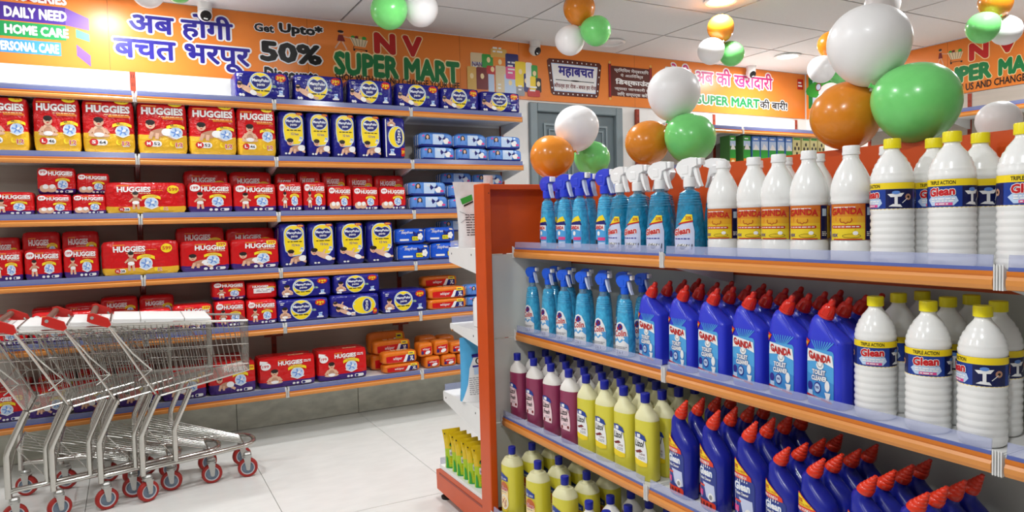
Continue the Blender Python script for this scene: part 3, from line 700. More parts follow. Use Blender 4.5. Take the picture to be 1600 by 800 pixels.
def shelf_unit(name, loc, rz, w, shelves, depth, back, label, cat, group, up=None, last=False, plinth=None):
    # shelves: (rail bottom height, front offset); local x along the unit, y towards its back
    root = empty(name, loc, rz); tag(root, label, cat, group)
    m = MB()
    for z0, z1, mt in back: m.box(.0, depth, z0, w, depth + .02, z1, mt)
    link('back_panel', m.mesh('back_panel'), root)
    if up:
        for x in ((0, w) if last else (0,)):
            u = MB(); u.box(x - .016, depth - .004, up[0], x + .016, depth + .022, up[1], M_REDUP)
            n = int((up[1] - up[0]) / .05)
            for k in range(n):
                z = up[0] + .025 + k * .05
                for q in (-.006, .004): u.box(x + q, depth - .0046, z, x + q + .0025, depth - .0038, z + .022, M_DARK)
            if up[0] < .29: u.box(x - .062, depth - .003, .615, x + .062, depth + .021, .655, M_REDUP)
            link('upright', u.mesh('upright', fix=False), root)
    for zb, fo in shelves:
        d = depth - fo - .006
        top = .062 if up else .036
        bd = MB(); bd.box(.004, 0, .014, w - .004, d, top, M_WSH); bd.box(.004, 0, .0, w - .004, .012, .014, M_WSH)
        cut = .072 if (fo < -.1 and loc[1] > 2.5) else 0
        if cut: bd = MB(); bd.box(cut, 0, .014, w - .004, d, .036, M_WSH)
        s = link('shelf_board', bd.mesh('shelf_board'), root, (0, fo, zb))
        link('price_rail', cached(rail_me, round(w - cut, 4)), s, (cut, -.0005, 0))
        link('clear_lip', cached(lip_me, round(w - cut, 4), bool(up)), s, (cut, 0, 0))
        link('shelf_bracket', cached(bracket_me, round(d, 4)), s, (cut, 0, 0))
        link('shelf_bracket', cached(bracket_me, round(d, 4)), s, (w - .0105, 0, 0))
    if plinth:
        p = MB(); p.box(0, plinth[0], plinth[1], w, depth, plinth[2], M_ORG); link('plinth', p.mesh('plinth'), root)
    return root
FR = {1: 4.65, 2: 4.65, 3: 4.65, 4: 4.65, 5: 4.585, 6: 4.59}
ZB = {1: 2.0925, 2: 1.7354, 3: 1.3896, 4: 1.0333, 5: .6899, 6: .282}
ZS = {k: v + .062 for k, v in ZB.items()}
bays = [(-.84, .069), (.069, .842), (.842, 1.746), (1.746, 2.629)]
bn = ['leftmost shelving bay, red nappy packs behind the trolleys', 'second shelving bay from the left, red nappy packs, top shelf partly empty', 'third shelving bay from the left, holding tall navy nappy pants packs', 'shelving bay just left of the grey door, blue pad packs']
for i, (x0, x1) in enumerate(bays):
    shelf_unit('shelving_bay', (x0, 4.65, 0), 0, x1 - x0, [(ZB[k], FR[k] - 4.65) for k in range(1, 7)], .352, [(.3, 2.09, M_BACK), (2.09, 2.333, M_WSH)], bn[i], 'shelving', 'white and orange wall shelving bays', (.27, 2.333), i == 3)
bays2 = [(3.985, 4.884), (4.884, 6.0)]
for i, (x0, x1) in enumerate(bays2):
    shelf_unit('shelving_bay', (x0, 4.65, 0), 0, x1 - x0, [(2.09, 0), (1.735, 0), (1.39, 0), (1.03, 0), (.69, 0), (.28, 0)], .352, [(.3, 2.08, M_BACK), (2.08, 2.31, M_WSH)], ['white-topped wall shelving bay right of the grey door, half hidden by balloons', 'wall shelving bay in the far right corner holding small upright cartons'][i], 'shelving', 'white and orange wall shelving bays', (.27, 2.315), i == 1)
for i, (y1, y0) in enumerate([(4.3, 3.4), (3.4, 2.5), (2.5, 1.6), (1.6, .7)]):
    shelf_unit('shelving_bay', (5.8, y1, 0), -pi / 2, .9, [(2.09, 0), (1.735, 0), (1.39, 0), (1.03, 0), (.69, 0), (.28, 0)], .36, [(.3, 2.32, M_BACK)], ['right-wall shelving bay nearest the corner, under the orange banner', 'right-wall shelving bay showing above the yellow caps, under the orange banner', 'right-wall shelving bay at the right edge of the picture', 'right-wall shelving bay beyond the right edge'][i], 'shelving', 'empty shelving bays on the right wall', (.27, 2.32), i == 3)
# gondola: three bays seen from the aisle
GY = [2.686, 1.7147, .7458, -.22]
gl = ['far gondola bay next to the orange end post, sprays and floor cleaner', 'middle gondola bay, blue toilet cleaner and white bottles', 'near bay of the gondola, cut off by the right edge']
for i in range(3):
    shelf_unit('gondola_bay', (1.4606, GY[i], 0), -pi / 2, GY[i] - GY[i + 1], [(1.1978, 0), (.8395, 0), (.4808, -.0764), (.105, -.17)], .29, [(.1, 1.16, M_GPAN), (1.16, 1.53, M_ORG)], gl[i], 'shelving', 'gondola shelving bays', None, False, (-.14, .0, .1))
# end frame of the gondola
ef = empty('gondola_end_frame', (1.4, 2.66, 0)); tag(ef, 'orange end frame closing the gondola, grey panels under a dark orange top panel', 'shelf end')
def efp(n, mbx): return link(n, mbx.mesh(n), ef, (-1.4, -2.66, 0))
m = MB(); m.box(1.286, 2.618, .0, 1.319, 2.712, 1.512, M_ORG, .003); m.box(1.308, 2.6172, 1.47, 1.312, 2.6182, 1.474, M_DARK); efp('post', m)
m = MB(); m.box(2.18, 2.618, .0, 2.213, 2.712, 1.512, M_ORG, .003); efp('post', m)
m = MB(); m.box(1.319, 2.64, 1.488, 2.18, 2.712, 1.51, M_ORG, .002); efp('top_rail', m)
m = MB(); m.box(1.319, 2.692, 1.218, 2.18, 2.708, 1.488, M_ORG); efp('top_panel', m)
for z0, z1 in ((.12, .488), (.492, .852), (.856, 1.214)):
    m = MB(); m.box(1.319, 2.692, z0, 2.18, 2.706, z1, M_GEND, .003); efp('grey_panel', m)
# end-cap shelves on the far side of the frame
ec = empty('end_cap_shelving', (1.29, 2.95, 0)); tag(ec, 'white end-cap shelves with an orange base behind the gondola end post', 'shelving')
def ecp(n, mbx, p=None): return link(n, mbx.mesh(n), p or ec, (-1.29, -2.95, 0) if p is None else (0, 0, 0))
for zt, zf, zbk, yf in ((1.243, 1.176, 1.136, 3.0), (.893, .868, .826, 3.01), (.557, .512, .432, 3.115)):
    m = MB(); m.box(1.296, 2.715, zt - .02, 2.2, yf, zt, M_WSH); s = ecp('shelf_board', m)
    for x in (1.29, 2.2):
        m = MB(); m.prism([(2.714, zt), (yf, zt), (yf + .003, zt - .01), (yf, zf), (2.714, zbk)], x, x + .005, M_WSH, 'X')
        for yy in (2.76, yf - .03): m.box(x - .0006, yy - .003, zt - .032, x + .001, yy + .003, zt - .024, M_DARK)
        ecp('side_bracket', m, s)
    m = MB(); m.box(1.3, yf, zt - .004, 2.19, yf + .003, zt + .03, M_LIP); ecp('clear_lip', m, s)
    m = MB(); m.prism([(yf + .0035, zt - .04), (yf + .014, zt - .035), (yf + .012, zt - .006), (yf + .0035, zt - .004)], 1.3, 2.19, M_RAIL, 'X'); ecp('price_rail', m, s)
m = MB(); m.prism([(2.714, .03), (3.235, .045), (3.24, .14), (3.19, .158), (2.714, .158)], 1.292, 2.2, M_ORG, 'X'); m.box(1.2905, 2.72, .125, 1.2925, 3.2, .135, M_REDUP); ecp('base', m)
m = MB(); m.box(1.294, 2.716, .159, 2.2, 3.2, .178, M_WSH); ecp('base_deck', m)
m = MB(); m.box(1.296, 3.19, .178, 2.19, 3.194, .21, M_LIP); ecp('clear_lip', m)
for x in (1.33, 2.15):
    m = MB(); m.lathe([(.028, 0), (.03, .012), (.012, .02), (.012, .05)], M_DARK, 14, (x, 3.2, 0)); ecp('foot', m)
# ------------------------------------------------------------------ packs on the wall shelves
def pillow_fn(w, h, d, e, wr):
    def P(a, b, c):
        k = (abs(a) ** e + abs(b) ** e + abs(c) ** e) ** (-1 / e)
        x, y, z = a * k, b * k, c * k
        s = wr * (sin(9 * x + 4 * z) * sin(7 * z + 3 * y) + .6 * sin(17 * x - 11 * z + 5 * y))
        return Vector((x * w / 2 * (1 + s), y * d / 2 * (1 + s) + d / 2, (z + 1) * h / 2))
    return P
def pillow(mb, w, h, d, zones, e=9, wr=0.006, n=8):
    # zones: [(upper height share, material)], bottom to top
    P = pillow_fn(w, h, d, e, wr)
    g = [-1 + 2 * k / n for k in range(n + 1)]
    cz = sorted(set(g + [round(2 * t - 1, 4) for t, _ in zones[:-1]]))
    def mz(c):
        for t, m in zones:
            if (c + 1) / 2 <= t + 1e-6: return m
        return zones[-1][1]
    def sheet(us, vs_, fn, mf, flip):
        V = [fn(u, v) for u in us for v in vs_]; nv = len(vs_)
        for i in range(len(us) - 1):
            for j in range(nv - 1):
                q = [i * nv + j, (i + 1) * nv + j, (i + 1) * nv + j + 1, i * nv + j + 1]
                if flip: q = q[::-1]
                pts = [V[k] for k in q]
                mb.face(pts, mf((vs_[j] + vs_[j + 1]) / 2), True)
    sheet(g, cz, lambda a, c: P(a, -1, c), mz, False)
    sheet(g, cz, lambda a, c: P(a, 1, c), mz, True)
    sheet(g, cz, lambda b, c: P(-1, b, c), mz, True)
    sheet(g, cz, lambda b, c: P(1, b, c), mz, False)
    sheet(g, g, lambda a, b: P(a, b, 1), lambda v: zones[-1][1], False)
    sheet(g, g, lambda a, b: P(a, b, -1), lambda v: zones[0][1], True)
    return P, g, cz
def front_map(P, w, h):
    def fn(u, v, off):
        p = P(max(-1, min(1, 2 * u / w - 1)), -1, max(-1, min(1, 2 * v / h - 1)))
        return (p.x, p.y - off, p.z)
    return fn
def pack_mesh(name, w, h, d, zones, art, e=12, wr=0.007, n=8, top=None, side=None):
    mb = MB()
    P, g, cz = pillow(mb, w, h, d, zones, e, wr, n)
    art.apply(mb, front_map(P, w, h), [(a + 1) / 2 * w for a in g[1:-1]], [(c + 1) / 2 * h for c in cz[1:-1]], base=0.0012)
    if top:
        top.apply(mb, lambda u, v, off: P(2 * u / w - 1, max(-1, min(1, 2 * v / d - 1)), 1) + Vector((0, 0, off)), [(a + 1) / 2 * w for a in g[1:-1]], [(a + 1) / 2 * d for a in g[1:-1]], base=0.0012)
    if side:      # print on the left end: u runs from back to front
        side.apply(mb, lambda u, v, off: P(-1, 1 - 2 * u / d, 2 * v / h - 1) - Vector((off, 0, 0)), [(a + 1) / 2 * d for a in g[1:-1]], [(c + 1) / 2 * h for c in cz[1:-1]], base=0.0012)
    return mb.mesh(name, 60)
F_RED = film('red_film', (205, 22, 26))
F_YEL = film('yellow_film', (238, 186, 48))
F_PUR = film('purple_film', (62, 30, 115))
F_BLU = film('royal_blue_film', (28, 28, 128))
F_SKY = film('sky_blue_film', (88, 140, 215))
F_DKB = film('dark_blue_film', (28, 40, 130))
F_RYL = film('bright_blue_film', (28, 88, 210))
F_ORG = film('orange_film', (226, 120, 30))
F_STR = film('navy_end_film', (25, 25, 60))
F_WHT = film('white_film', (232, 232, 236))

def badge(a, cx, cy, r, ribbon=True, l=2):
    a.ell(cx, cy, r, r * 1.08, WHITE, l); a.ell(cx, cy, r * .9, r * .97, PALE, l + 1)
    for k in range(5):
        an = k * 1.25 + .4
        a.line([(cx, cy), (cx + r * .75 * cos(an), cy + r * .75 * sin(an))], r * .2, MIDB, l + 2)
    a.ell(cx + r * .2, cy + r * .1, r * .3, r * .2, WHITE, l + 3, rot=.6)
    if ribbon:
        n = 8; up = []; dn = []
        for k in range(n + 1):
            t = -1.35 + 2.7 * k / n
            x = cx + r * t; y = cy + r * (1.25 - .22 * t * t)
            up.append((x, y + r * .33)); dn.append((x, y - r * .22))
        a.poly(dn + up[::-1], YEL, l + 2)
        a.lines(cx - r * .7, cy + r * 1.12, cx + r * .8, cy + r * 1.4, 2, SKIN2, l + 3)
        a.line([(cx - r, cy - r * .6), (cx, cy - r * 1.1), (cx + r, cy - r * .6)], r * .14, WHITE, l + 3)
def nappy_brand(a, x0, y0, x1, y1):
    a.text('HUGGIES', x0, y0, x1, y1, WHITE, 4, bold=.044)
    a.rect(x0, y1 + (y1 - y0) * .12, x0 + (x1 - x0) * .36, y1 + (y1 - y0) * .28, ORNG, 2)
    a.lines(x0 + (x1 - x0) * .4, y0 - (y1 - y0) * .32, x1, y0 - (y1 - y0) * .12, 1, CREAM, 2)
def side_word(w, h, d):
    s = Art()
    # letters stacked upwards on the narrow end of the pack
    for k, ch in enumerate('SEIGGUH'):
        s.text(ch, d * .78, h * (.2 + k * .09), d * .9, h * (.265 + k * .09), WHITE, 2, bold=.02)
    return s

KIND = {}
def tall_red(var):
    w, h, d = .24, .33, .3
    a = Art()
    size, num = var.split()
    nappy_brand(a, .02, .243, .222, .288)
    a.ell(.185, .32, .036, .022, YEL, 2); a.text('599', .163, .313, .207, .329, RED, 3, bold=.02)
    a.rrect(.12, .218, .222, .23, .005, ORNG, 2); a.lines(.126, .221, .216, .227, 1, RED, 3)
    badge(a, .183, .135, .034)
    a.text('2X', .155, .178, .172, .189, BLACK, 6, bold=.02)
    baby(a, .075, .095, .12, 'crawl' if size == 'M' else 'sit')
    a.rrect(.045, .047, .112, .083, .017, WHITE, 2); a.ell(.05, .065, .02, .021, RED, 3)
    a.text(size, .041, .056, .059, .076, WHITE, 4, bold=.03); a.text(num, .074, .056, .104, .074, BLACK, 4, bold=.02)
    a.ell(.165, .068, .015, .017, YEL, 2); a.ell(.171, .073, .012, .013, F_YEL, 3)
    a.text('12', .18, .048, .214, .074, RED, 4, bold=.02, out=(WHITE, .05))
    a.rect(.182, .041, .212, .045, WHITE, 3)
    return pack_mesh('tall_red_pack', w, h, d, [(.36, F_YEL), (1, F_RED)], a, side=side_word(w, h, d))
def small_red(var):
    w, h, d = .17, .15, .18
    a = Art()
    top = None
    zones = [(.2, F_PUR), (1, F_RED)]
    if var in ('plain', 'tagged', 'code'):
        zones = [(1, F_RED)]
        nappy_brand(a, .03, .105, .12, .125)
        badge(a, .135, .085, .018)
        if var == 'tagged':
            a.rrect(.035, .055, .135, .1, .004, WHITE, 5); a.lines(.05, .065, .125, .09, 2, GREY, 6)
        if var == 'code':
            a.rect(.02, .055, .06, .09, WHITE, 5)
            for k in range(9): a.rect(.024 + k * .0037, .06, .0255 + k * .0037, .085, BLACK, 6)
    else:
        nappy_brand(a, .05, .104, .158, .128)
        if var == 'corner':
            a.rrect(.125, .12, .163, .142, .006, YEL, 5); a.text('399', .13, .124, .158, .138, RED, 6, bold=.02)
        else:
            a.ell(.026, .122, .021, .018, WHITE, 2); a.text('99' if var == 'twins' else '199', .013, .115, .039, .129, RED, 3, bold=.02)
        badge(a, .112, .055, .023)
        if var == 'twins':
            for q in (.03, .06):
                a.ell(q, .032, .024, .021, SKIN, 2); a.ell(q + .006, .043, .013, .013, WHITE, 3)
        elif var == 'corner': baby(a, .05, .02, .07, 'crawl')
        else: baby(a, .045, .02, .08, 'sit' if random.random() < .5 else 'stand')
        for k, x in enumerate((.085, .105)): a.ell(x, .015, .007, .007, WHITE, 2, 10)
        a.rrect(.122, .008, .157, .022, .006, WHITE, 2); a.ell(.131, .015, .006, .006, NAVY, 3, 10)
    return pack_mesh('small_red_pack', w, h, d, zones, a, e=10, wr=.012)
def box_red(var):
    w, h, d = .3, .21, .2
    a = Art()
    if var == 'plain':
        nappy_brand(a, .03, .15, .19, .18); badge(a, .24, .12, .03)
        return pack_mesh('flat_red_pack', w, h, d, [(1, F_RED)], a, e=12, wr=.008)
    nappy_brand(a, .1, .152, .23, .182)
    a.lines(.235, .16, .275, .18, 2, WHITE, 2)
    if var == 'price':
        a.ell(.035, .155, .027, .026, WHITE, 2); a.text('199', .018, .146, .053, .164, RED, 3, bold=.02)
        a.poly([(0, .2), (.05, .185), (0, .17)], WHITE, 2)
    else:
        a.rrect(.245, .15, .295, .185, .01, YEL, 5); a.text('399', .25, .158, .29, .178, RED, 6, bold=.02)
    badge(a, .2, .09, .036); baby(a, .08, .03, .1, 'sit' if var == 'price' else 'crawl')
    for x in (.18, .2): a.ell(x, .02, .008, .008, WHITE, 2, 10)
    a.rrect(.22, .01, .275, .032, .009, WHITE, 2); a.ell(.233, .021, .009, .009, NAVY, 3, 10)
    t = Art(); t.rect(.16, .03, .24, .055, CREAM, 1); t.lines(.165, .033, .235, .052, 2, RED, 2)
    return pack_mesh('flat_red_pack', w, h, d, [(.2 if var == 'price' else .33, F_PUR), (1, F_RED)], a, e=14, wr=.006, top=t)
def wide_red(var):
    w, h, d = .42, .21, .22
    a = Art()
    nappy_brand(a, .062, .142, .235, .178)
    a.lines(.24, .15, .3, .158, 1, ORNG, 2)
    a.ell(.352, .16, .032, .028, YEL, 2); a.text('599', .328, .15, .376, .172, RED, 3, bold=.02)
    badge(a, .235, .07, .036); baby(a, .155, .03, .115, 'stand')
    a.rrect(.075, .017, .125, .042, .012, WHITE, 2); a.ell(.082, .03, .016, .015, RED, 3); a.text('XL', .072, .023, .092, .036, WHITE, 4, bold=.02); a.text('38', .1, .022, .12, .037, BLACK, 4, bold=.02)
    a.ell(.29, .034, .012, .013, YEL, 2); a.text('12', .3, .022, .322, .042, RED, 4, out=(WHITE, .05))
    return pack_mesh('wide_red_pack', w, h, d, [(.22, F_YEL), (1, F_RED)], a)
def heart(a, cx, cy, rx, ry, m, l):
    pts = []
    for k in range(28):
        t = 2 * pi * k / 28
        x = cos(t); y = sin(t)
        y2 = y - .35 * max(0, 1 - abs(x) * 2.4) if y > 0 else y
        pts.append((cx + rx * x * (1 if y > -.2 else 1 - .12 * (-y)), cy + ry * y2))
    a.poly(pts, m, l)
def pants_logo(a, cx, cy, rx, ry):
    heart(a, cx, cy, rx, ry, PALE, 3); heart(a, cx, cy, rx * .9, ry * .88, NAVY, 4)
    a.text('MamyPoko', cx - rx * .82, cy - ry * .1, cx + rx * .82, cy + ry * .42, WHITE, 6, bold=.03, out=(MIDB, .03))
    a.text('pants', cx - rx * .38, cy - ry * .62, cx + rx * .38, cy - ry * .18, WHITE, 6, bold=.02)
def diaper_icon(a, x, y, s):
    a.poly([(x - s, y), (x + s, y), (x + s * .6, y + s * 1.3), (x + s * .9, y + s * 2.4), (x - s * .7, y + s * 2.2), (x - s * .5, y + s * 1.2)], PALE, 2)
    a.line([(x - s * .5, y + s * 1.9), (x + s * .6, y + s * 1.4)], s * .45, MIDB, 3)
    a.rrect(x - s * 1.2, y - s * .1, x + s * 1.2, y + s * .5, s * .2, WHITE, 4)
def wide_pants(var):
    w, h, d = .32, .18, .24
    a = Art()
    cx = .145
    pts_o = [(cx + .066 * cos(t) * (1 + .1 * sin(t)), .092 + .08 * sin(t)) for t in [2 * pi * k / 28 for k in range(28)]]
    a.poly(pts_o, PALE, 1)
    a.poly([(cx + (x - cx) * .93, .092 + (y - .092) * .95) for x, y in pts_o], YEL, 2)
    pants_logo(a, cx, .108, .06, .05)
    a.lines(cx - .045, .045, cx + .05, .06, 1, BLACK, 5)
    a.ell(.265, .142, .034, .026, RED, 2); a.text('399', .238, .13, .288, .152, YEL, 3, bold=.03); a.ell(.265, .124, .01, .004, YEL, 3, 8)
    a.text('NEW', .016, .148, .044, .158, WHITE, 2, bold=.02); a.rect(.018, .138, .038, .143, WHITE, 2)
    a.text('12h', .212, .078, .236, .092, GRN, 2, bold=.02, out=(WHITE, .05))
    diaper_icon(a, .262, .022, .017)
    if var == 'up': baby(a, .045, .03, .09, 'sit')
    else: baby(a, .07, .055, .105, 'lie', 5)
    for x in (.022, .04): a.ell(x, .02, .01, .01, WHITE, 2, 10)
    return pack_mesh('wide_blue_pack', w, h, d, [(1, F_BLU)], a, e=11, side=None)
def wide_pants_side(var):
    w, h, d = .32, .18, .24
    a = Art()
    a.ell(.215, .088, .078, .072, PALE, 1); a.ell(.215, .088, .073, .067, YEL, 2)
    a.ell(.232, .088, .03, .055, PALE, 3); a.ell(.232, .088, .026, .05, NAVY, 4)
    for k, ch in enumerate('pants'): a.text(ch, .222, .048 + k * .016, .24, .06 + k * .016, WHITE, 6, bold=.02)
    for q in (0, 1): baby(a, .07 + q * .02, .09 - q * .045, .085, 'lie', 4)
    a.rect(.13, .01, .155, .04, WHITE, 3); a.ell(.285, .035, .016, .026, RED, 3); a.text('399', .275, .025, .297, .045, YEL, 4, bold=.02)
    return pack_mesh('wide_blue_pack', w, h, d, [(1, F_BLU)], a, e=11)
def tall_blue(var):
    w, h, d = .16, .315, .28
    a = Art()
    def shield(s, m, l):
        base = [(.085 + .058 * cos(t), .235 + .065 * sin(t)) for t in [pi * k / 12 for k in range(13)]]
        base += [(.027, .175), (.034, .12), (.07, .085), (.12, .092), (.143, .13), (.143, .2)]
        a.poly([(.085 + (x - .085) * s, .19 + (y - .19) * s) for x, y in base], m, l)
    shield(1.07, PALE, 1); shield(1.0, YEL, 2)
    pants_logo(a, .086, .235, .052, .045)
    a.lines(.045, .176, .13, .188, 1, BLACK, 4)
    a.text('12 hrs', .07, .15, .115, .166, BLACK, 5, bold=.02, out=(CREAM, .06))
    diaper_icon(a, .128, .112, .012)
    a.ell(.125, .298, .022, .013, RED, 5); a.text('399', .11, .292, .14, .305, YEL, 6, bold=.02)
    if var == 'b': baby(a, .085, .075, .11, 'lie', 4)
    else: baby(a, .075, .025, .105, 'crawl', 5)
    for x in (.035, .055): a.ell(x, .022, .008, .008, WHITE, 7, 10)
    s = Art(); s.line([(.2, .06), (.24, .28)], .012, PALE, 1)
    return pack_mesh('tall_blue_pack', w, h, d, [(1, F_BLU)], a, e=10, side=s)
def tall_blue_side(var):
    w, h, d = .15, .315, .3
    a = Art()
    baby(a, .05, .24, .07, 'sit')
    a.ell(.085, .165, .06, .08, PALE, 1); a.ell(.085, .165, .055, .074, YEL, 2)
    a.ell(.1, .165, .03, .065, PALE, 3); a.ell(.1, .165, .026, .06, NAVY, 4)
    for k, ch in enumerate('pants'): a.text(ch, .09, .118 + k * .02, .112, .133 + k * .02, WHITE, 6, bold=.02)
    diaper_icon(a, .05, .03, .02)
    a.rrect(.115, .02, .145, .085, .008, RED, 3); a.text('399', .118, .04, .142, .066, YEL, 4, bold=.02)
    a.rect(.004, .01, .012, .3, WHITE, 2)
    return pack_mesh('tall_blue_pack', w, h, d, [(1, F_BLU)], a, e=10)
def stripes(h, d):
    s = Art()
    for k in range(3): s.rect(d * (.15 + k * .28), h * .12, d * (.25 + k * .28), h * .9, WHITE, 1)
    return s
def butterfly(a, x, y, s, l=3):
    a.poly([(x, y), (x - s, y + s * .9), (x - s * 1.1, y + .1 * s), (x - s * .8, y - s * .7)], NAVY, l)
    a.poly([(x, y), (x + s, y + s * .8), (x + s * .9, y), (x + s * .7, y - s * .7)], NAVY, l)
def pads(var):
    w, h, d = .26, .1, .14
    a = Art()
    a.rect(.0, .0, w, .018, F_DKB, 1)
    a.poly([(.1, .018), (.17, .018), (.19, .098), (.1, .098)], PALE, 1)
    a.ell(.06, .065, .018, .028, HAIR, 2); a.ell(.06, .07, .01, .014, SKIN, 3); a.poly([(.035, .02), (.09, .02), (.072, .055), (.05, .055)], MIDB, 3)
    a.rrect(.018, .074, .036, .088, .004, PINK, 2)
    butterfly(a, .17, .06, .026)
    a.ell(.205, .045, .018, .022, WHITE, 4); a.ell(.19, .04, .012, .018, WHITE, 4, rot=.5)
    a.rrect(.215, .028, .245, .042, .004, PINK, 5)
    a.lines(.12, .068, .155, .088, 2, WHITE, 3)
    return pack_mesh('blue_pad_pack', w, h, d, [(.14, F_DKB), (1, F_SKY)], a, e=6, side=stripes(h, d))
def pads_royal(var):
    w, h, d = .22, .125, .14
    a = Art()
    a.poly([(.11, .06), (.2, .1), (.2, .03), (.12, .025)], F_DKB, 1)
    a.text('Stayfree', .035, .078, .12, .106, WHITE, 4, bold=.01, shear=.25)
    a.rect(.03, .112, .06, .118, YEL, 2); a.rect(.175, .105, .205, .118, CREAM, 2)
    a.rrect(.025, .03, .095, .044, .005, WHITE, 2)
    butterfly(a, .15, .085, .022)
    a.rrect(.118, .03, .165, .062, .004, YEL, 4); a.lines(.122, .036, .16, .056, 2, GRN, 5)
    for k in range(5): a.ell(.18 + .012 * cos(k * 1.26), .06 + .016 * sin(k * 1.26), .011, .013, WHITE, 5)
    return pack_mesh('bright_blue_pad_pack', w, h, d, [(.14, F_DKB), (1, F_RYL)], a, e=6, side=stripes(h, d))
def pads_orange(var):
    w, h, d = .27, .085, .1
    a = Art()
    a.poly([(.02, .01), (.16, .01), (.19, .06), (.02, .055)], F_RED, 1)
    a.text('whisper', .075, .022, .145, .05, WHITE, 3, bold=.01, shear=.2)
    a.poly([(.155, .008), (.18, .008), (.2, .06), (.18, .06)], WHITE, 2)
    a.poly([(.182, .008), (.255, .008), (.255, .075), (.2, .075)], NAVY, 2)
    a.poly([(.195, .055), (.255, .055), (.255, .08), (.2, .08)], YEL, 3); a.lines(.205, .062, .25, .074, 1, NAVY, 4)
    a.text('XL', .21, .016, .242, .048, WHITE, 4, bold=.04)
    t = Art(); t.lines(.08, .03, .2, .07, 2, CREAM, 2)
    return pack_mesh('orange_pad_pack', w, h, d, [(1, F_ORG)], a, e=6, wr=.014, top=t)
def pads_orange_small(var):
    w, h, d = .12, .1, .12
    a = Art()
    a.poly([(.015, .02), (.1, .02), (.11, .075), (.015, .065)], F_RED, 1)
    a.text('whisper', .025, .045, .085, .064, WHITE, 3, bold=.01, shear=.2)
    a.ell(.07, .032, .022, .012, WHITE, 3, rot=.3); a.poly([(.015, .02), (.035, .02), (.035, .042), (.015, .042)], NAVY, 3)
    return pack_mesh('orange_pad_pack', w, h, d, [(1, F_ORG)], a, e=6, wr=.014)
DIM = {'tall_red': (.24, .33, .3), 'small_red': (.17, .15, .18), 'box_red': (.3, .21, .2), 'wide_red': (.42, .21, .22), 'wide_pants': (.32, .18, .24), 'wide_pants_side': (.32, .18, .24), 'tall_blue': (.16, .315, .28), 'tall_blue_side': (.15, .315, .3), 'pads': (.26, .1, .14), 'pads_royal': (.22, .125, .14), 'pads_orange': (.27, .085, .1), 'pads_orange_small': (.12, .1, .12)}
MAKE = {'tall_red': tall_red, 'small_red': small_red, 'box_red': box_red, 'wide_red': wide_red, 'wide_pants': wide_pants, 'wide_pants_side': wide_pants_side, 'tall_blue': tall_blue, 'tall_blue_side': tall_blue_side, 'pads': pads, 'pads_royal': pads_royal, 'pads_orange': pads_orange, 'pads_orange_small': pads_orange_small}
# ------------------------------------------------------------------ printed banners above the shelves
M_BAN = mat('orange_banner_vinyl', (234, 134, 56), .3, noise=.08, nscale=1.6, spec=.35)
M_BAN2 = mat('brown_sign_print', (88, 32, 20), .4, noise=0)
M_RIM = mat('banner_edge', (150, 75, 30), .5)
BG = ink('deep_green_print', (20, 125, 65)); BR = ink('deep_red_print', (190, 28, 24)); BN = ink('banner_navy_print', (44, 36, 142), .3); MAG = ink('magenta_print', (205, 50, 125))
BP = ink('purple_bar_print', (74, 44, 148)); BP2 = ink('purple_fold_print', (120, 80, 170)); BGR = ink('green_bar_print', (30, 150, 80)); BSK = ink('sky_bar_print', (70, 150, 220)); TEAL = ink('teal_fold_print', (90, 175, 130)); GOLD = ink('gold_print', (225, 180, 90)); TAN = ink('tan_print', (225, 205, 165)); DRED = ink('dark_red_print', (120, 20, 22))
def T(a, key, s, m, tab, bold=.0, out=None, l=4, **k):
    x0, z0, x1, z1 = tab[key]; a.text(s, x0, z0, x1, z1, m, l, bold, out, **k)
def shopper(a, b, c):
    x0, z0, x1, z1 = b; w, h = x1 - x0, z1 - z0
    X = lambda u: x0 + u * w
    Z = lambda v: z0 + v * h
    a.poly([(X(.3), Z(.75)), (X(.6), Z(.75)), (X(.75), Z(.42)), (X(.2), Z(.42))], DRED, 3)
    a.ell(X(.5), Z(.87), .13 * w * 1.3, .08 * h, SKIN, 3); a.ell(X(.45), Z(.92), .15 * w * 1.4, .07 * h, HAIR, 4)
    a.line([(X(.4), Z(.42)), (X(.05), Z(.02))], .1 * w, SKIN, 2); a.line([(X(.55), Z(.42)), (X(.85), Z(.0))], .1 * w, SKIN, 2)
    a.line([(X(.6), Z(.68)), (X(1.4), Z(.6))], .08 * w, SKIN, 2)
    x0, z0, x1, z1 = c; w, h = x1 - x0, z1 - z0
    a.poly([(X(0), Z(.95)), (X(1), Z(.8)), (X(.85), Z(.3)), (X(.25), Z(.35))], TAN, 3)
    for k in range(5): a.line([(X(.12 + k * .2), Z(.9)), (X(.3 + k * .12), Z(.35))], .02 * w, BLACK, 4)
    for k in range(4): a.ell(X(.2 + k * .2), Z(.95), .12 * w, .12 * h, [GRN, DRED, GOLD, GRN][k], 2)
    a.line([(X(.25), Z(.35)), (X(.2), Z(.15)), (X(.95), Z(.1))], .03 * w, BLACK, 3)
    for u in (.25, .9): a.ell(X(u), Z(.06), .06 * w, .07 * h, BLACK, 4, 10)
a = Art()
ZT, ZBN = 2.787, 2.337
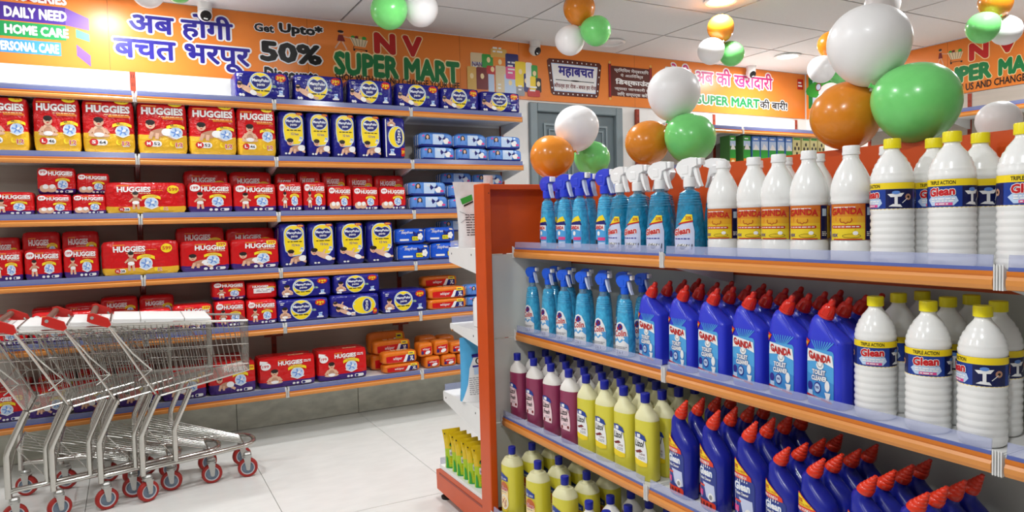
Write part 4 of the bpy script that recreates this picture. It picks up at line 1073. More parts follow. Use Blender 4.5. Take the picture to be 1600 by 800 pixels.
# stacked coloured bars at the left
a.rect(-1.6, 2.705, -.33, 2.785, BR, 1); T(a, 'groc', 'GROCERIES', WHITE, BT, .05)
x0, z0, x1, z1 = BT['bar1']
def bar(xe, za, zb, m): a.rect(-1.6, za, xe, zb, m, 1)
zd0, zd1 = BT['daily'][1], BT['daily'][3]; zh0, zh1 = BT['home'][1], BT['home'][3]; zp0, zp1 = BT['pers'][1], BT['pers'][3]
bar(-.27, zd0 - .018, zd1 + .022, BP); a.poly([(-.27, zd1 + .022), (-.15, zd1 - .03), (-.15, zd1 - .1), (-.27, zd0 - .018)], BP2, 1)
bar(-.27, zh0 - .014, zh1 + .016, BGR); a.poly([(-.22, zh1 + .005), (-.15, zh1 - .02), (-.15, zh0 - .01), (-.22, zh0 + .01)], TEAL, 1)
bar(-.3, zp0 - .01, zp1 + .012, BSK); a.poly([(-.22, zp1 + .01), (-.15, zp1 - .05), (-.15, zp0 - .06), (-.22, zp0 + .0)], BP2, 1)
T(a, 'daily', 'DAILY NEED', WHITE, BT, .05); T(a, 'home', 'HOME CARE', WHITE, BT, .05); T(a, 'pers', 'PERSONAL CARE', WHITE, BT, .05)
T(a, 'h1', 'अब होगी', BN, BT, .03, (WHITE, .06, 1)); T(a, 'h2', 'बचत भरपूर', BN, BT, .03, (WHITE, .06, 1))
T(a, 'get', 'Get', BLACK, BT, .04, (WHITE, .06, 1)); T(a, 'upto', 'Upto*', BLACK, BT, .05, (WHITE, .07, 1)); T(a, 'fifty', '50%', BLACK, BT, .05, (WHITE, .045, 1)); T(a, 'disc', 'Discounts', BLACK, BT, .05, (WHITE, .06, 1))
shopper(a, BT['man'], BT['cart'])
T(a, 'nv', 'N V', BR, BT, .06, (CREAM, .035, 1)); T(a, 'sm', 'SUPER MART', BG, BT, .055, (CREAM, .05, 1)); T(a, 'tag', 'SHOP WITH US AND CHANGE YOUR LIFE', BLACK, BT, .02)
# printed heap of groceries
x0, z0, x1, z1 = BT['coll']; w, h = x1 - x0, z1 - z0
CO = [(.03, .42, .2, .85, TAN), (.18, .55, .36, .84, GRN), (.3, .78, .52, .98, GOLD), (.33, .55, .52, .8, ORNG), (.5, .5, .68, .9, NAVY), (.1, .08, .26, .55, DRED), (.26, .0, .34, .5, PALE), (.24, .42, .4, .6, BR), (.36, .0, .5, .62, TAN), (.48, .0, .64, .45, PALE), (.5, .35, .66, .62, PINK), (.63, .2, .78, .75, YEL), (.64, .0, .76, .2, GREY), (.75, .1, .82, .5, NAVY), (.78, .2, .87, .75, WHITE), (.86, .25, .95, .7, GRN), (.84, .1, .92, .45, YEL), (.92, .1, 1.0, .42, BLACK), (.8, .0, .98, .15, BR), (-.02, .05, .1, .55, GOLD)]
for k, (u0, v0, u1, v1, m) in enumerate(CO):
    a.rrect(x0 + u0 * w, z0 + v0 * h, x0 + u1 * w, z0 + v1 * h, .012, m, 2 + k * .3)
    if k % 2 == 0: a.lines(x0 + (u0 + .03) * w, z0 + (v0 + .1) * h, x0 + (u1 - .03) * w, z0 + (v0 + .25) * h, 2, WHITE if m != WHITE else NAVY, 2.2 + k * .3)
    else: a.ell(x0 + (u0 + u1) / 2 * w, z0 + (v0 * .4 + v1 * .6) * h, .025 * w, .06 * h, CREAM, 2.2 + k * .3, 12)
a.text('NAN', x0 + .05 * w, z0 + .56 * h, x0 + .18 * w, z0 + .66 * h, BN, 9, bold=.01)
# framed sign
x0, z0, x1, z1 = BT['frame']; w, h = x1 - x0, z1 - z0
a.poly([(x0 + .02, z1), (x0 + .3 * w, z1 + .005), (x1 - .02, z1), (x1, z1 - .02), (x1 - .035, z0 + .02), (x1 - .055, z0), (x0 + .055, z0), (x0 + .035, z0 + .02), (x0, z1 - .02)], M_BAN2, 2)
a.poly([(x0 + .04, z1 - .035), (x1 - .04, z1 - .035), (x1 - .065, z0 + .035), (x0 + .065, z0 + .035)], PALE, 3)
a.poly([(x0 + .045, z1 - .042), (x1 - .045, z1 - .042), (x1 - .07, z0 + .042), (x0 + .07, z0 + .042)], WHITE, 4)
for k in range(10):
    u = x0 + .06 + k * (w - .12) / 9
    a.ell(u, z1 - .017, .006, .007, WHITE, 5, 8); a.ell(u, z0 + .017, .006, .007, WHITE, 5, 8)
for k in range(4):
    v = z0 + .06 + k * (h - .12) / 3
    a.ell(x0 + .045 - .025 * k / 3, v, .006, .007, WHITE, 5, 8); a.ell(x1 - .045 + .025 * k / 3, v, .006, .007, WHITE, 5, 8)
T(a, 'maha', 'महाबचत', BN, BT, .035, l=6); T(a, 'offer', 'ऑफर्स हर रोज - बचत हर रोज', DRED, BT, .02, l=6)
zm = (BT['maha'][1] + BT['offer'][3]) / 2; a.line([(BT['offer'][0] + .02, zm), (BT['offer'][2] - .02, zm)], .006, BLACK, 6); a.ell((x0 + x1) / 2, zm, .05, .006, BLACK, 7)
# scroll sign
x0, z0, x1, z1 = BT['scroll']; w, h = x1 - x0, z1 - z0
a.rect(x0 + .03, z0 + .035, x1 - .01, z1 - .035, M_BAN2, 2)
for u in (x0 + .02, x1 - .01):
    a.rect(u - .015, z0 + .02, u + .015, z1 - .02, DRED, 3); a.rect(u - .003, z0 + .02, u + .004, z1 - .02, BR, 4)
    for v in (z0 + .01, z1 - .01): a.ell(u, v, .012, .014, GOLD, 4, 10)
for s, v0, v1, u0, u1, bl in (('प्रिमियम मेम्बरशिप', .72, .85, .14, .93, .015), ('पे अतिरिक्त', .6, .71, .28, .8, .015), ('िडस्काउंट', .38, .58, .16, .96, .04), ('ज्यादा जानकारी के', .25, .36, .14, .96, .015), ('लिए सम्पर्क करें।', .1, .23, .2, .92, .015)):
    a.text(s, x0 + u0 * w, z0 + v0 * h, x0 + u1 * w, z0 + v1 * h, WHITE, 5, bold=bl)
x0, z0, x1, z1 = BT['kh']; w = x1 - x0
a.text('होगी अब की खरीदारी', x0 - .12 * w, z0, x1, z1, MAG, 4, .02, (WHITE, .07, 1))
T(a, 'sm2', 'SUPER MART', BG, BT, .046, (WHITE, .08, 1)); T(a, 'ki', 'की बारी!', BLACK, BT, .025, (WHITE, .08, 1))
x0, z0, x1, z1 = BT['note']; a.rect(x0, z0, x1, z1, BR, 2); a.lines(x0 + .01, z0 + .02, x1 - .01, z1 - .02, 2, WHITE, 3)
mb = MB(); mb.box(-2.95, 5.032, ZBN, 6.17, 5.039, ZT, M_BAN)
for x in (-.05, 1.15, 2.3, 2.82, 3.98): mb.box(x, 5.0314, ZBN, x + .002, 5.032, ZT, M_RIM)
a.apply(mb, lambda u, v, off: (u, 5.0312 - off, v), eps=.0005)
tag(link('printed_banner', mb.mesh('printed_banner', fix=False)), 'long orange printed banner along the back wall above the shelves, Hindi and English slogans', 'banner')
# right wall banner (u = -y)
a = Art()
shopper(a, RT['man'], RT['cart'])
T(a, 'n', 'N', BR, RT, .06, (CREAM, .035, 1)); T(a, 'v', 'V', BR, RT, .06, (CREAM, .035, 1)); T(a, 'super', 'SUPER', BG, RT, .065, (CREAM, .035, 1)); T(a, 'mart', 'MART', BG, RT, .065, (CREAM, .035, 1)); T(a, 'tag', 'SHOP WITH US AND CHANGE YOUR LIFE', BLACK, RT, .02)
x0, z0, x1, z1 = RT['pic']; a.rect(x0 - .02, z0, x1 + .3, z1, BG, 1); a.rect(x0 + .03, z0 + .02, x1 + .28, z1 - .02, PALE, 2)
a.ell((x0 + x1) / 2 + .08, z0 + .18, .2, .09, GRN, 3); a.ell(x0 + .22, z0 + .14, .12, .08, WHITE, 4); a.ell(x0 + .1, z1 - .12, .035, .04, DRED, 4); a.ell(x0 + .1, z1 - .12, .026, .03, PALE, 5)
x0, z0, x1, z1 = RT['pic2']; a.rect(x0 + .25, z1 - .1, x1 + .1, z1 - .07, TAN, 3); a.rect(x0 + .3, z0 + .05, x1 + .05, z1 - .13, ORNG, 3); a.line([(x0 + .3, z0 + .05), (x0 + .35, z1 - .1)], .015, TAN, 4)
mb = MB(); mb.box(6.19, -1.5, ZBN - .004, 6.199, 5.03, ZT, M_BAN)
for y in (.9, 2.1, 3.6): mb.box(6.1894, y, ZBN, 6.19, y + .002, ZT, M_RIM)
a.apply(mb, lambda u, v, off: (6.1892 - off, -u, v), eps=.0005)
tag(link('printed_banner', mb.mesh('printed_banner', fix=False)), 'orange printed banner on the right wall with red and green shop lettering', 'banner')

# ------------------------------------------------------------------ stock of the wall shelves
ORD = ['first', 'second', 'third', 'fourth', 'fifth', 'sixth', 'seventh', 'eighth', 'ninth', 'tenth', 'eleventh', 'twelfth', 'thirteenth', 'fourteenth', 'fifteenth', 'sixteenth', 'seventeenth', 'eighteenth', 'nineteenth', 'twentieth']
SHN = {1: 'top wall shelf', 2: 'second wall shelf', 3: 'third wall shelf', 4: 'fourth wall shelf', 5: 'fifth wall shelf', 6: 'lowest wall shelf'}
PD = {'tall_red': 'tall red nappy pack', 'small_red': 'small red nappy pack', 'box_red': 'red nappy pack', 'wide_red': 'wide red nappy pack marked 599', 'wide_pants': 'wide navy blue nappy pants pack', 'wide_pants_side': 'wide navy pants pack lying on its side', 'tall_blue': 'tall navy blue nappy pants pack', 'tall_blue_side': 'tall navy pants pack turned sideways', 'pads': 'light blue pad pack', 'pads_royal': 'bright blue pad pack', 'pads_orange': 'orange pad pack marked XL', 'pads_orange_small': 'small orange pad pack end'}
NAMES = {'tall_red': 'nappy_pack', 'small_red': 'nappy_pack', 'box_red': 'nappy_pack', 'wide_red': 'nappy_pack', 'wide_pants': 'nappy_pants_pack', 'wide_pants_side': 'nappy_pants_pack', 'tall_blue': 'nappy_pants_pack', 'tall_blue_side': 'nappy_pants_pack', 'pads': 'sanitary_pad_pack', 'pads_royal': 'sanitary_pad_pack', 'pads_orange': 'sanitary_pad_pack', 'pads_orange_small': 'sanitary_pad_pack'}
LY = {0: 'front row', 1: 'stacked on top', 2: 'back row'}
done = []; meshes = {}; cnt = {}; total = {}
for p in PACKS:
    k = (p[0], p[1], p[2]); total[k] = total.get(k, 0) + 1
for kind, s, layer, x0, x1, z0, z1, yf, d, var in PACKS:
    sh = .022 if s <= 4 else -.028
    if layer != 2 and s in (3, 4) and kind == 'small_red': d = min(d, .16)
    y = yf + (sh if layer != 2 else 0)
    if y + d > 4.992: d = 4.992 - y
    if layer == 1:
        sup = [q for q in done if q[0] == s and q[1] < x1 - .01 and q[2] > x0 + .01 and q[4] < y + d - .02 and q[5] > y + .02 and q[3] < z1 - .04]
        if sup: z0 = max(q[3] for q in sup)
    if layer == 0 or (layer == 2 and z0 < ZS[s] + .01): z0 = ZS[s] + .0005
    if kind == 'wide_pants' and s == 1: z1 += .012
    done.append((s, x0, x1, z1, y, y + d))
    key = (kind, var)
    if key not in meshes: meshes[key] = MAKE[kind](var)
    w, h, dd = DIM[kind]
    k = (kind, s, layer); n = cnt.get(k, 0); cnt[k] = n + 1
    desc = PD[kind]
    if kind == 'tall_red': desc = 'tall red nappy pack marked ' + var
    if var == 'tagged': desc = 'red nappy pack with white tag'
    if var == 'code': desc = 'red nappy pack showing its barcode'
    if var == 'twins': desc = 'red nappy pack picturing newborns'
    if var == 'corner': desc = 'red nappy pack marked 399'
    if var == 'up': desc = 'wide navy pack picturing sitting baby'
    pos = '' if total[k] == 1 else ORD[n] + ' from left, '
    lab = '%s, %s%s, %s' % (desc, pos, LY[layer], SHN[s])
    place(NAMES[kind], [(NAMES[kind], meshes[key], [])], ((x0 + x1) / 2, y, z0), 0, lab, 'nappy pack' if 'nappy' in NAMES[kind] else 'pad pack', desc.split(' marked')[0] + 's on the ' + SHN[s], ((x1 - x0) / w, d / dd, (z1 - z0) / h))
# ------------------------------------------------------------------ cartons on the far right shelf
CB = mat('blue_carton', (70, 120, 190), .45, noise=.05); CG = mat('green_carton', (70, 120, 60), .45, noise=.05); CY = mat('cream_carton', (222, 214, 150), .45, noise=.05); CBR = mat('brown_carton', (120, 80, 40), .5)
def carton(kind):
    mb = MB(); w, h, d = .07, .18, .12
    mb.box(-w / 2, 0, 0, w / 2, d, h, {'blue': CB, 'green': CG, 'yellow': CY}[kind], .002)
    a = Art()
    if kind == 'yellow':
        a.rect(.006, .165, .064, .176, GRN, 1)
        for x, y in ((.02, .05), (.05, .05), (.035, .085), (.018, .115), (.052, .115), (.035, .03), (.035, .14)): a.ell(x, y, .008, .011, HAIR, 2, 10)
        a.rect(.006, .004, .064, .015, ORNG, 1)
    else:
        a.rect(.004, .1 if kind == 'blue' else .12, .066, .172, PALE, 1); a.rect(.004, .15, .066, .176, MIDB if kind == 'blue' else GRN, 2)
        a.poly([(.01, .1), (.03, .135), (.05, .12), (.064, .1)], WHITE, 2); a.rect(.004, .05, .066, .1, GRN, 1); a.rect(.004, .004, .066, .05, ORNG if kind == 'green' else CBR, 1)
        a.lines(.012, .155, .058, .17, 1, WHITE, 3); a.ell(.035, .03, .02, .012, CREAM, 2, 12)
    a.apply(mb, lambda u, v, off: (u - w / 2, -off, v), base=.0008)
    return mb.mesh('carton')
cm = {k: carton(k) for k in ('blue', 'green', 'yellow')}
ct = {}
for k, x0, x1, z1 in BOXES:
    n = ct.get(k, 0); ct[k] = n + 1
    h = z1 - 1.7975
    place('carton', [('carton', cm[k], [])], ((x0 + x1) / 2, 4.69, 1.7975), 0, '%s carton, %s of its colour from left, far corner shelf' % ({'blue': 'blue and green landscape', 'green': 'green and orange', 'yellow': 'cream with dark dots'}[k], ORD[n]), 'carton', 'upright cartons on the corner shelf', ((x1 - x0 - .002) / .07, 1, h / .18))

# ------------------------------------------------------------------ bottles
P_WHITE = mat('white_bottle_plastic', (238, 238, 236), .22, noise=.015, coat=.2)
P_CAPW = mat('white_cap_plastic', (242, 242, 242), .3, noise=0)
P_YCAP = mat('yellow_cap_plastic', (238, 222, 30), .3, noise=.02)
P_BCAP = mat('blue_cap_plastic', (24, 34, 150), .32, noise=.02)
P_RCAP = mat('red_cap_plastic', (214, 40, 24), .28, noise=.02, coat=.2)
P_OCAP = mat('orange_red_cap_plastic', (222, 52, 22), .28, noise=.02, coat=.2)
P_TC1 = mat('violet_blue_bottle', (50, 62, 208), .3, noise=.03, coat=.1)
P_TC2 = mat('deep_blue_bottle', (26, 36, 150), .28, noise=.03, coat=.15)
P_LIQB = mat('blue_liquid_painted_glitter', (72, 186, 246), .08, noise=.3, nscale=55, trans=.2, ior=1.3, bump=.5, bscale=70, coat=.8)  # colour noise paints the glitter of light in the liquid
P_LIQT = mat('teal_liquid_painted_glitter', (34, 140, 184), .08, noise=.3, nscale=55, trans=.2, ior=1.3, bump=.5, bscale=70, coat=.8)  # mottled colour stands in for light glittering through the teal liquid
P_NECK = mat('clear_neck_plastic', (170, 205, 225), .1, noise=0, trans=.7, ior=1.2)
P_TRB = mat('blue_trigger_plastic', (48, 70, 215), .3, noise=.02)
P_TRC = mat('bright_blue_trigger_plastic', (30, 95, 225), .3, noise=.02)
P_TRW = mat('white_trigger_plastic', (243, 243, 243), .3, noise=0)
P_LEV = mat('pale_lever_plastic', (200, 212, 240), .3, noise=0)
P_PUR = mat('purple_liquid', (150, 54, 92), .3, noise=.03, trans=.1, coat=.2)
P_YLW = mat('yellow_liquid', (228, 218, 66), .3, noise=.03, trans=.1, coat=.2)
P_FROST = mat('frosted_bottle_top', (232, 228, 222), .35, noise=.02)
P_FROSTY = mat('frosted_yellow_top', (230, 226, 180), .35, noise=.02)
L_BLUE = ink('label_blue', (30, 62, 150), .3); L_NAVY = ink('label_dark_navy', (18, 26, 78), .3); L_ORG = ink('label_orange', (196, 96, 40), .3); L_SKYL = ink('label_sky', (80, 165, 225), .3); L_BROWN = ink('label_red_brown', (170, 70, 34), .3); L_LILAC = ink('label_pale_lilac', (200, 208, 236), .3); L_GOLD = ink('label_gold', (222, 190, 40), .3); L_ORED = ink('label_orange_red', (225, 60, 30), .3)
def interp(prof, z):
    for (z0, a0, b0), (z1, a1, b1) in zip(prof, prof[1:]):
        if z0 <= z <= z1 and z1 > z0:
            t = (z - z0) / (z1 - z0); return a0 + (a1 - a0) * t, b0 + (b1 - b0) * t
    return prof[-1][1:]
def wrap(prof, e=2.0):
    # u is the arc length from the middle of the front (-y), v the height
    def fn(u, v, off):
        rx, ry = interp(prof, v)
        th = u / ((rx + ry) / 2) - pi / 2
        ca, sa = cos(th), sin(th)
        rr = (abs(ca) ** e + abs(sa) ** e) ** (-1 / e)
        return (rx * rr * ca + off * ca, ry * rr * sa + off * sa, v)
    return fn
def cuts(x0, x1, s=.004):
    n = max(1, int((x1 - x0) / s)); return [x0 + (x1 - x0) * k / n for k in range(1, n)]
def label_mesh(a, prof, x0, x1, z0, z1, e=2.0, off=.0006, zs=.02):
    mb = MB(); a.apply(mb, wrap(prof, e), cuts(x0, x1), cuts(z0, z1, zs), eps=.0004, base=off)
    return mb.mesh('label', fix=False)
def lathe_me(name, prof, mt, n=24, c=(0, 0, 0)):
    m = MB(); m.lathe(prof, mt, n, c); return m.mesh(name, 50)
# ribbed white bottle with a yellow cap
def ribbed():
    prof = [(.038, 0), (.0425, .004)]
    z = .008
    while z < .118:
        prof += [(.0432, z), (.0448, z + .0045), (.0448, z + .009), (.0432, z + .0135)]; z += .0152
    prof += [(.0432, .121), (.0432, .183), (.0444, .187), (.0444, .193), (.0428, .196), (.0432, .201), (.042, .206), (.0402, .209), (.0396, .215), (.037, .219), (.035, .226), (.031, .23), (.0285, .237), (.0235, .243), (.0165, .252), (.0148, .256), (.0148, .264)]
    body = lathe_me('bottle_body', prof, P_WHITE, 32)
    cap = lathe_me('cap', [(.0155, .259), (.0178, .26), (.0178, .279), (.0168, .2815), (.001, .2815)], P_YCAP, 28)
    a = Art(); hw = .0432 * pi
    a.rect(-hw, .122, hw, .182, L_BLUE, 1); a.rect(-hw, .168, hw, .182, YEL, 2); a.rect(-hw, .122, hw, .1245, YEL, 2)
    for s in (-1, 1):
        o = s * .068
        a.rect(o - .02, .1255, o + .04, .167, L_NAVY, 2)
        a.text('TRIPLE ACTION', o - .06 - .022, .171, o - .06 + .028, .179, BLACK, 3, bold=.02)
        c = o - .057
        a.poly([(c - .03, .14), (c - .022, .147), (c + .026, .147), (c + .03, .137), (c + .022, .128), (c - .02, .128)], PALE, 3)
        a.text('Glean', c - .024, .146, c + .024, .164, RED, 6, bold=.05, out=(WHITE, .06), bend=lambda t: .003 * t)
        a.lines(c - .02, .135, c + .024, .144, 2, WHITE, 5, .6); a.rect(c - .012, .1285, c + .02, .134, PINK, 4); a.lines(c - .01, .129, c + .018, .1335, 1, WHITE, 5)
        a.poly([(o - .016, .157), (o + .016, .159), (o + .01, .151), (o - .01, .15)], WHITE, 4); a.rect(o - .003, .134, o + .003, .152, WHITE, 4); a.poly([(o - .014, .13), (o + .012, .128), (o + .008, .134), (o - .006, .135)], WHITE, 4); a.ell(o + .0, .16, .008, .004, MIDB, 5, 10)
        a.ell(o + .025, .15, .007, .007, SKIN2, 4, 12); a.ell(o + .025, .15, .003, .003, BLACK, 5, 8); a.line([(o + .024, .148), (o + .012, .137)], .0015, WHITE, 4)
    lab = label_mesh(a, [(.12, .0432, .0432), (.19, .0432, .0432)], -hw, hw, .12, .183)
    return [('body', body, []), ('cap', cap, []), ('label', lab, [])]
# smooth white disinfectant bottle with a white cap
def white_round():
    prof = [(.038, 0), (.0445, .004), (.0455, .01), (.0455, .048), (.044, .051), (.044, .141), (.0455, .144), (.046, .15), (.045, .156), (.0462, .16), (.0462, .172), (.0445, .186), (.040, .202), (.0335, .218), (.026, .232), (.0195, .243), (.0172, .249), (.0172, .262)]
    body = lathe_me('bottle_body', prof, P_WHITE, 32)
    cap = lathe_me('cap', [(.017, .256), (.0198, .2565), (.0198, .262), (.019, .2625), (.019, .2755), (.0178, .2775), (.001, .2775)], P_CAPW, 28)
    a = Art(); hw = .044 * pi
    a.rect(-hw, .03, hw, .133, L_BROWN, 1)
    for x0, x1 in ((-.068, -.044), (.044, .068)):
        a.rect(x0, .031, x1, .132, L_NAVY if x0 > 0 else L_BLUE, 2); a.rect(x0 + .004, .1, x1 - .006, .122, PALE, 3); a.lines(x0 + .003, .04, x1 - .003, .055, 3, WHITE, 3)
    for x0 in (.068, -.138): a.rect(x0, .034, x0 + .07, .13, L_GOLD, 2)
    n = 5
    TR = [ink('label_grad_%d' % k, c, .3) for k, c in enumerate([(205, 110, 40), (212, 134, 40), (220, 160, 40), (226, 184, 42), (232, 205, 44)])]
    for k in range(n): a.rect(-.042, .118 - .0175 * (k + 1) + .0, .042, .132 - .0175 * k, TR[k], 2)
    a.text('GAINDA', -.036, .1, .036, .12, BR, 5, bold=.03, bend=lambda t: -.02 * (t - .5) ** 2 + .004)
    a.rect(-.03, .122, .02, .1245, WHITE, 4)
    for s in (-1, 1): a.line([(s * .003, .082), (s * .009, .08), (s * .013, .086), (s * .012, .092)], .002, L_BROWN, 4)
    a.line([(-.004, .08), (0, .078), (.004, .08)], .002, L_BROWN, 4)
    a.rrect(-.036, .064, .032, .072, .003, BR, 4); a.lines(-.032, .0655, .028, .0705, 1, WHITE, 5)
    a.ell(.012, .042, .02, .006, BLACK, 4, 16); a.ell(.012, .042, .0185, .005, L_GOLD, 5, 16); a.ell(.02, .05, .006, .006, WHITE, 5, 8)
    a.text('10X', -.036, .039, -.018, .049, BN, 4, bold=.02); a.rect(-.03, .031, .035, .034, BR, 4)
    a.t = [(tuple((u, .054 + (v - .03) * .83) for u, v in p), m_, l_) for p, m_, l_ in a.t]
    lab = label_mesh(a, [(.02, .044, .044), (.15, .044, .044)], -hw, hw, .054, .14)
    return [('body', body, []), ('cap', cap, []), ('label', lab, [])]
# trigger sprays
def trigger(mt, lev, tip, nose=1):
    m = MB()
    m.lathe([(.0135, .208), (.0185, .21), (.0185, .236), (.015, .24)], mt, 20)
    m.prism([(-.022, .24), (-.036, .254), (-.042, .268), (-.034, .283), (-.016, .293), (.014, .297), (.036, .293), (.038, .272), (.02, .266), (.015, .24)], -.0135, .0135, mt, 'Y')
    m.box(-.018, -.016, .246, .008, .016, .276, mt, .003)
    h = m.mesh('trigger_head', 35)
    t = MB(); t.box(.038, -.0105, .273, .052, .0105, .293, tip, .002); t.tube([(.052, 0, .283), (.054, 0, .283)], .0035, tip, 8)
    l = MB()
    l.prism([(.018, .267), (.029, .268), (.035, .248), (.04, .228), (.048, .21), (.043, .208), (.032, .224), (.023, .246)], -.007, .007, lev, 'Y')
    tm, lm = t.mesh('nozzle'), l.mesh('lever')
    if nose != 1:                             # a smaller head on the same neck
        for me in (h, tm, lm): me.transform(Matrix.Translation((0, 0, .215)) @ Matrix.Diagonal((nose, nose, nose, 1)) @ Matrix.Translation((0, 0, -.208)))
    return ('trigger_head', h, [('nozzle', tm, None), ('lever', lm, None)])
def spray(kind):
    ls = {'gainda': 1.42, 'glean': 1.3, 'colin': 1.42}[kind]
    liq, mt, lev, tip = {'gainda': (P_LIQB, P_TRB, P_LEV, P_TRW), 'glean': (P_LIQT, P_TRW, P_TRW, P_TRW), 'colin': (P_LIQB, P_TRC, P_LEV, P_TRW)}[kind]
    m = MB()
    kx, ky = {'gainda': (.98, 1.12), 'glean': (1.25, 1.42), 'colin': (1.0, 1.04)}[kind]
    prof = [(0, .031 * kx, .021 * ky), (.004, .035 * kx, .025 * ky), (.012, .0365 * kx, .027 * ky), (.05, .037 * kx, .027 * ky), (.09, .0355 * kx, .0262 * ky), (.125, .0325 * kx, .0245 * ky), (.15, .0295 * kx, .023 * ky)]
    z = .154
    while z < .19:
        r = (.0285 - (z - .154) * .16) * kx; prof += [(z, r, r * .8 * ky / kx), (z + .0025, r + .0014, r * .8 * ky / kx + .0014), (z + .0055, r, r * .8 * ky / kx)]; z += .008
    prof += [(.199, .016, .0155), (.204, .0125, .0125), (.226, .0125, .0125)]
    m.loft([(0, z, a, b, 0, 2.3) for z, a, b in prof], 24, lambda z: liq if z < .2 else P_NECK)
    body = m.mesh('bottle_body', 50)
    a = Art()
    pts = [(-.027, .012), (-.022, .008), (.022, .008), (.027, .012)]
    if kind == 'gainda':
        a.poly(pts + [(.027, .07), (.02, .085), (-.02, .08), (-.027, .06)], L_SKYL, 1)
        a.poly([(-.022, .08), (.024, .084), (.015, .098), (.0, .094)], YEL, 2); a.poly([(-.027, .06), (.027, .074), (.02, .085), (-.02, .08)], NAVY, 2)
        a.poly([(-.022, .074), (.022, .074), (.022, .058), (0, .064), (-.022, .058)], WHITE, 3); a.text('GAINDA', -.019, .062, .019, .072, RED, 5, bold=.04)
        a.ell(0, .052, .006, .006, WHITE, 3, 12); a.rect(-.022, .02, -.006, .036, BLACK, 3); a.rect(-.002, .014, .024, .03, PALE, 3); a.rect(-.004, .034, .024, .042, PINK, 3); a.ell(-.012, .014, .008, .004, SKIN2, 3, 10)
    elif kind == 'glean':
        a.poly(pts + [(.027, .062), (.022, .086), (.004, .082), (-.02, .066), (-.027, .05)], L_LILAC, 1)
        a.poly([(-.006, .08), (.023, .086), (.021, .1), (.01, .101)], YEL, 3); a.text('33%', .008, .088, .02, .096, BR, 5, bold=.02); a.poly([(-.01, .077), (.023, .083), (.023, .087), (-.006, .081)], BR, 4)
        a.text('Glean', -.022, .05, .018, .066, BR, 5, bold=.04, out=(WHITE, .06), bend=lambda t: .007 * t)
        a.lines(-.018, .042, .02, .047, 1, BN, 4)
        for k in range(7): a.line([(-.015 + k * .006, .02 + (k % 3) * .004), (-.008 + k * .005, .032)], .0016, GREY if k % 2 else BLACK, 4)
        a.ell(.0, .024, .018, .009, WHITE, 3, 14); a.ell(.002, .024, .007, .005, GREY, 5, 10)
    else:
        a.poly(pts + [(.027, .05), (.022, .07), (.012, .086), (0, .09), (-.012, .086), (-.022, .07), (-.027, .05)], WHITE, 1)
        a.poly([(-.027, .034), (-.01, .044), (0, .038), (.012, .046), (.027, .036), (.027, .054), (.012, .062), (0, .045), (-.012, .06), (-.027, .052)], L_SKYL, 2)
        a.poly([(0, .042), (.016, .058), (0, .07), (-.016, .058)], WHITE, 3)
        a.text('Colin', -.019, .052, .02, .068, BR, 5, bold=.03, out=(WHITE, .05), bend=lambda t: .004 * t)
        a.ell(0, .077, .0095, .0085, BN, 3, 14); a.ell(.002, .078, .004, .004, DRED, 4, 10); a.poly([(-.003, .074), (-.01, .066), (-.012, .078)], BR, 4)
        for x in (-.015, .012): a.ell(x, .05, .004, .003, WHITE, 4, 8)
        a.text('2 in 1', -.012, .012, .01, .02, BLACK, 5, bold=.02); a.lines(-.02, .024, .022, .031, 2, GREY, 4)
    a.t = [(tuple((u * kx * 1.08, .006 + (v - .008) * ls) for u, v in p), m_, l_) for p, m_, l_ in a.t]
    lab = label_mesh(a, prof, -.036, .036, .0, .145, 2.3, off=.0008, zs=.008)
    m = MB()
    m.tube([(0, .002, .01), (0.002, .002, .22)], .0022, P_NECK, 6)
    return [('body', body, []), ('dip_tube', m.mesh('dip_tube'), []), ('label', lab, []), trigger(mt, lev, tip, .78 if kind == 'colin' else 1)]
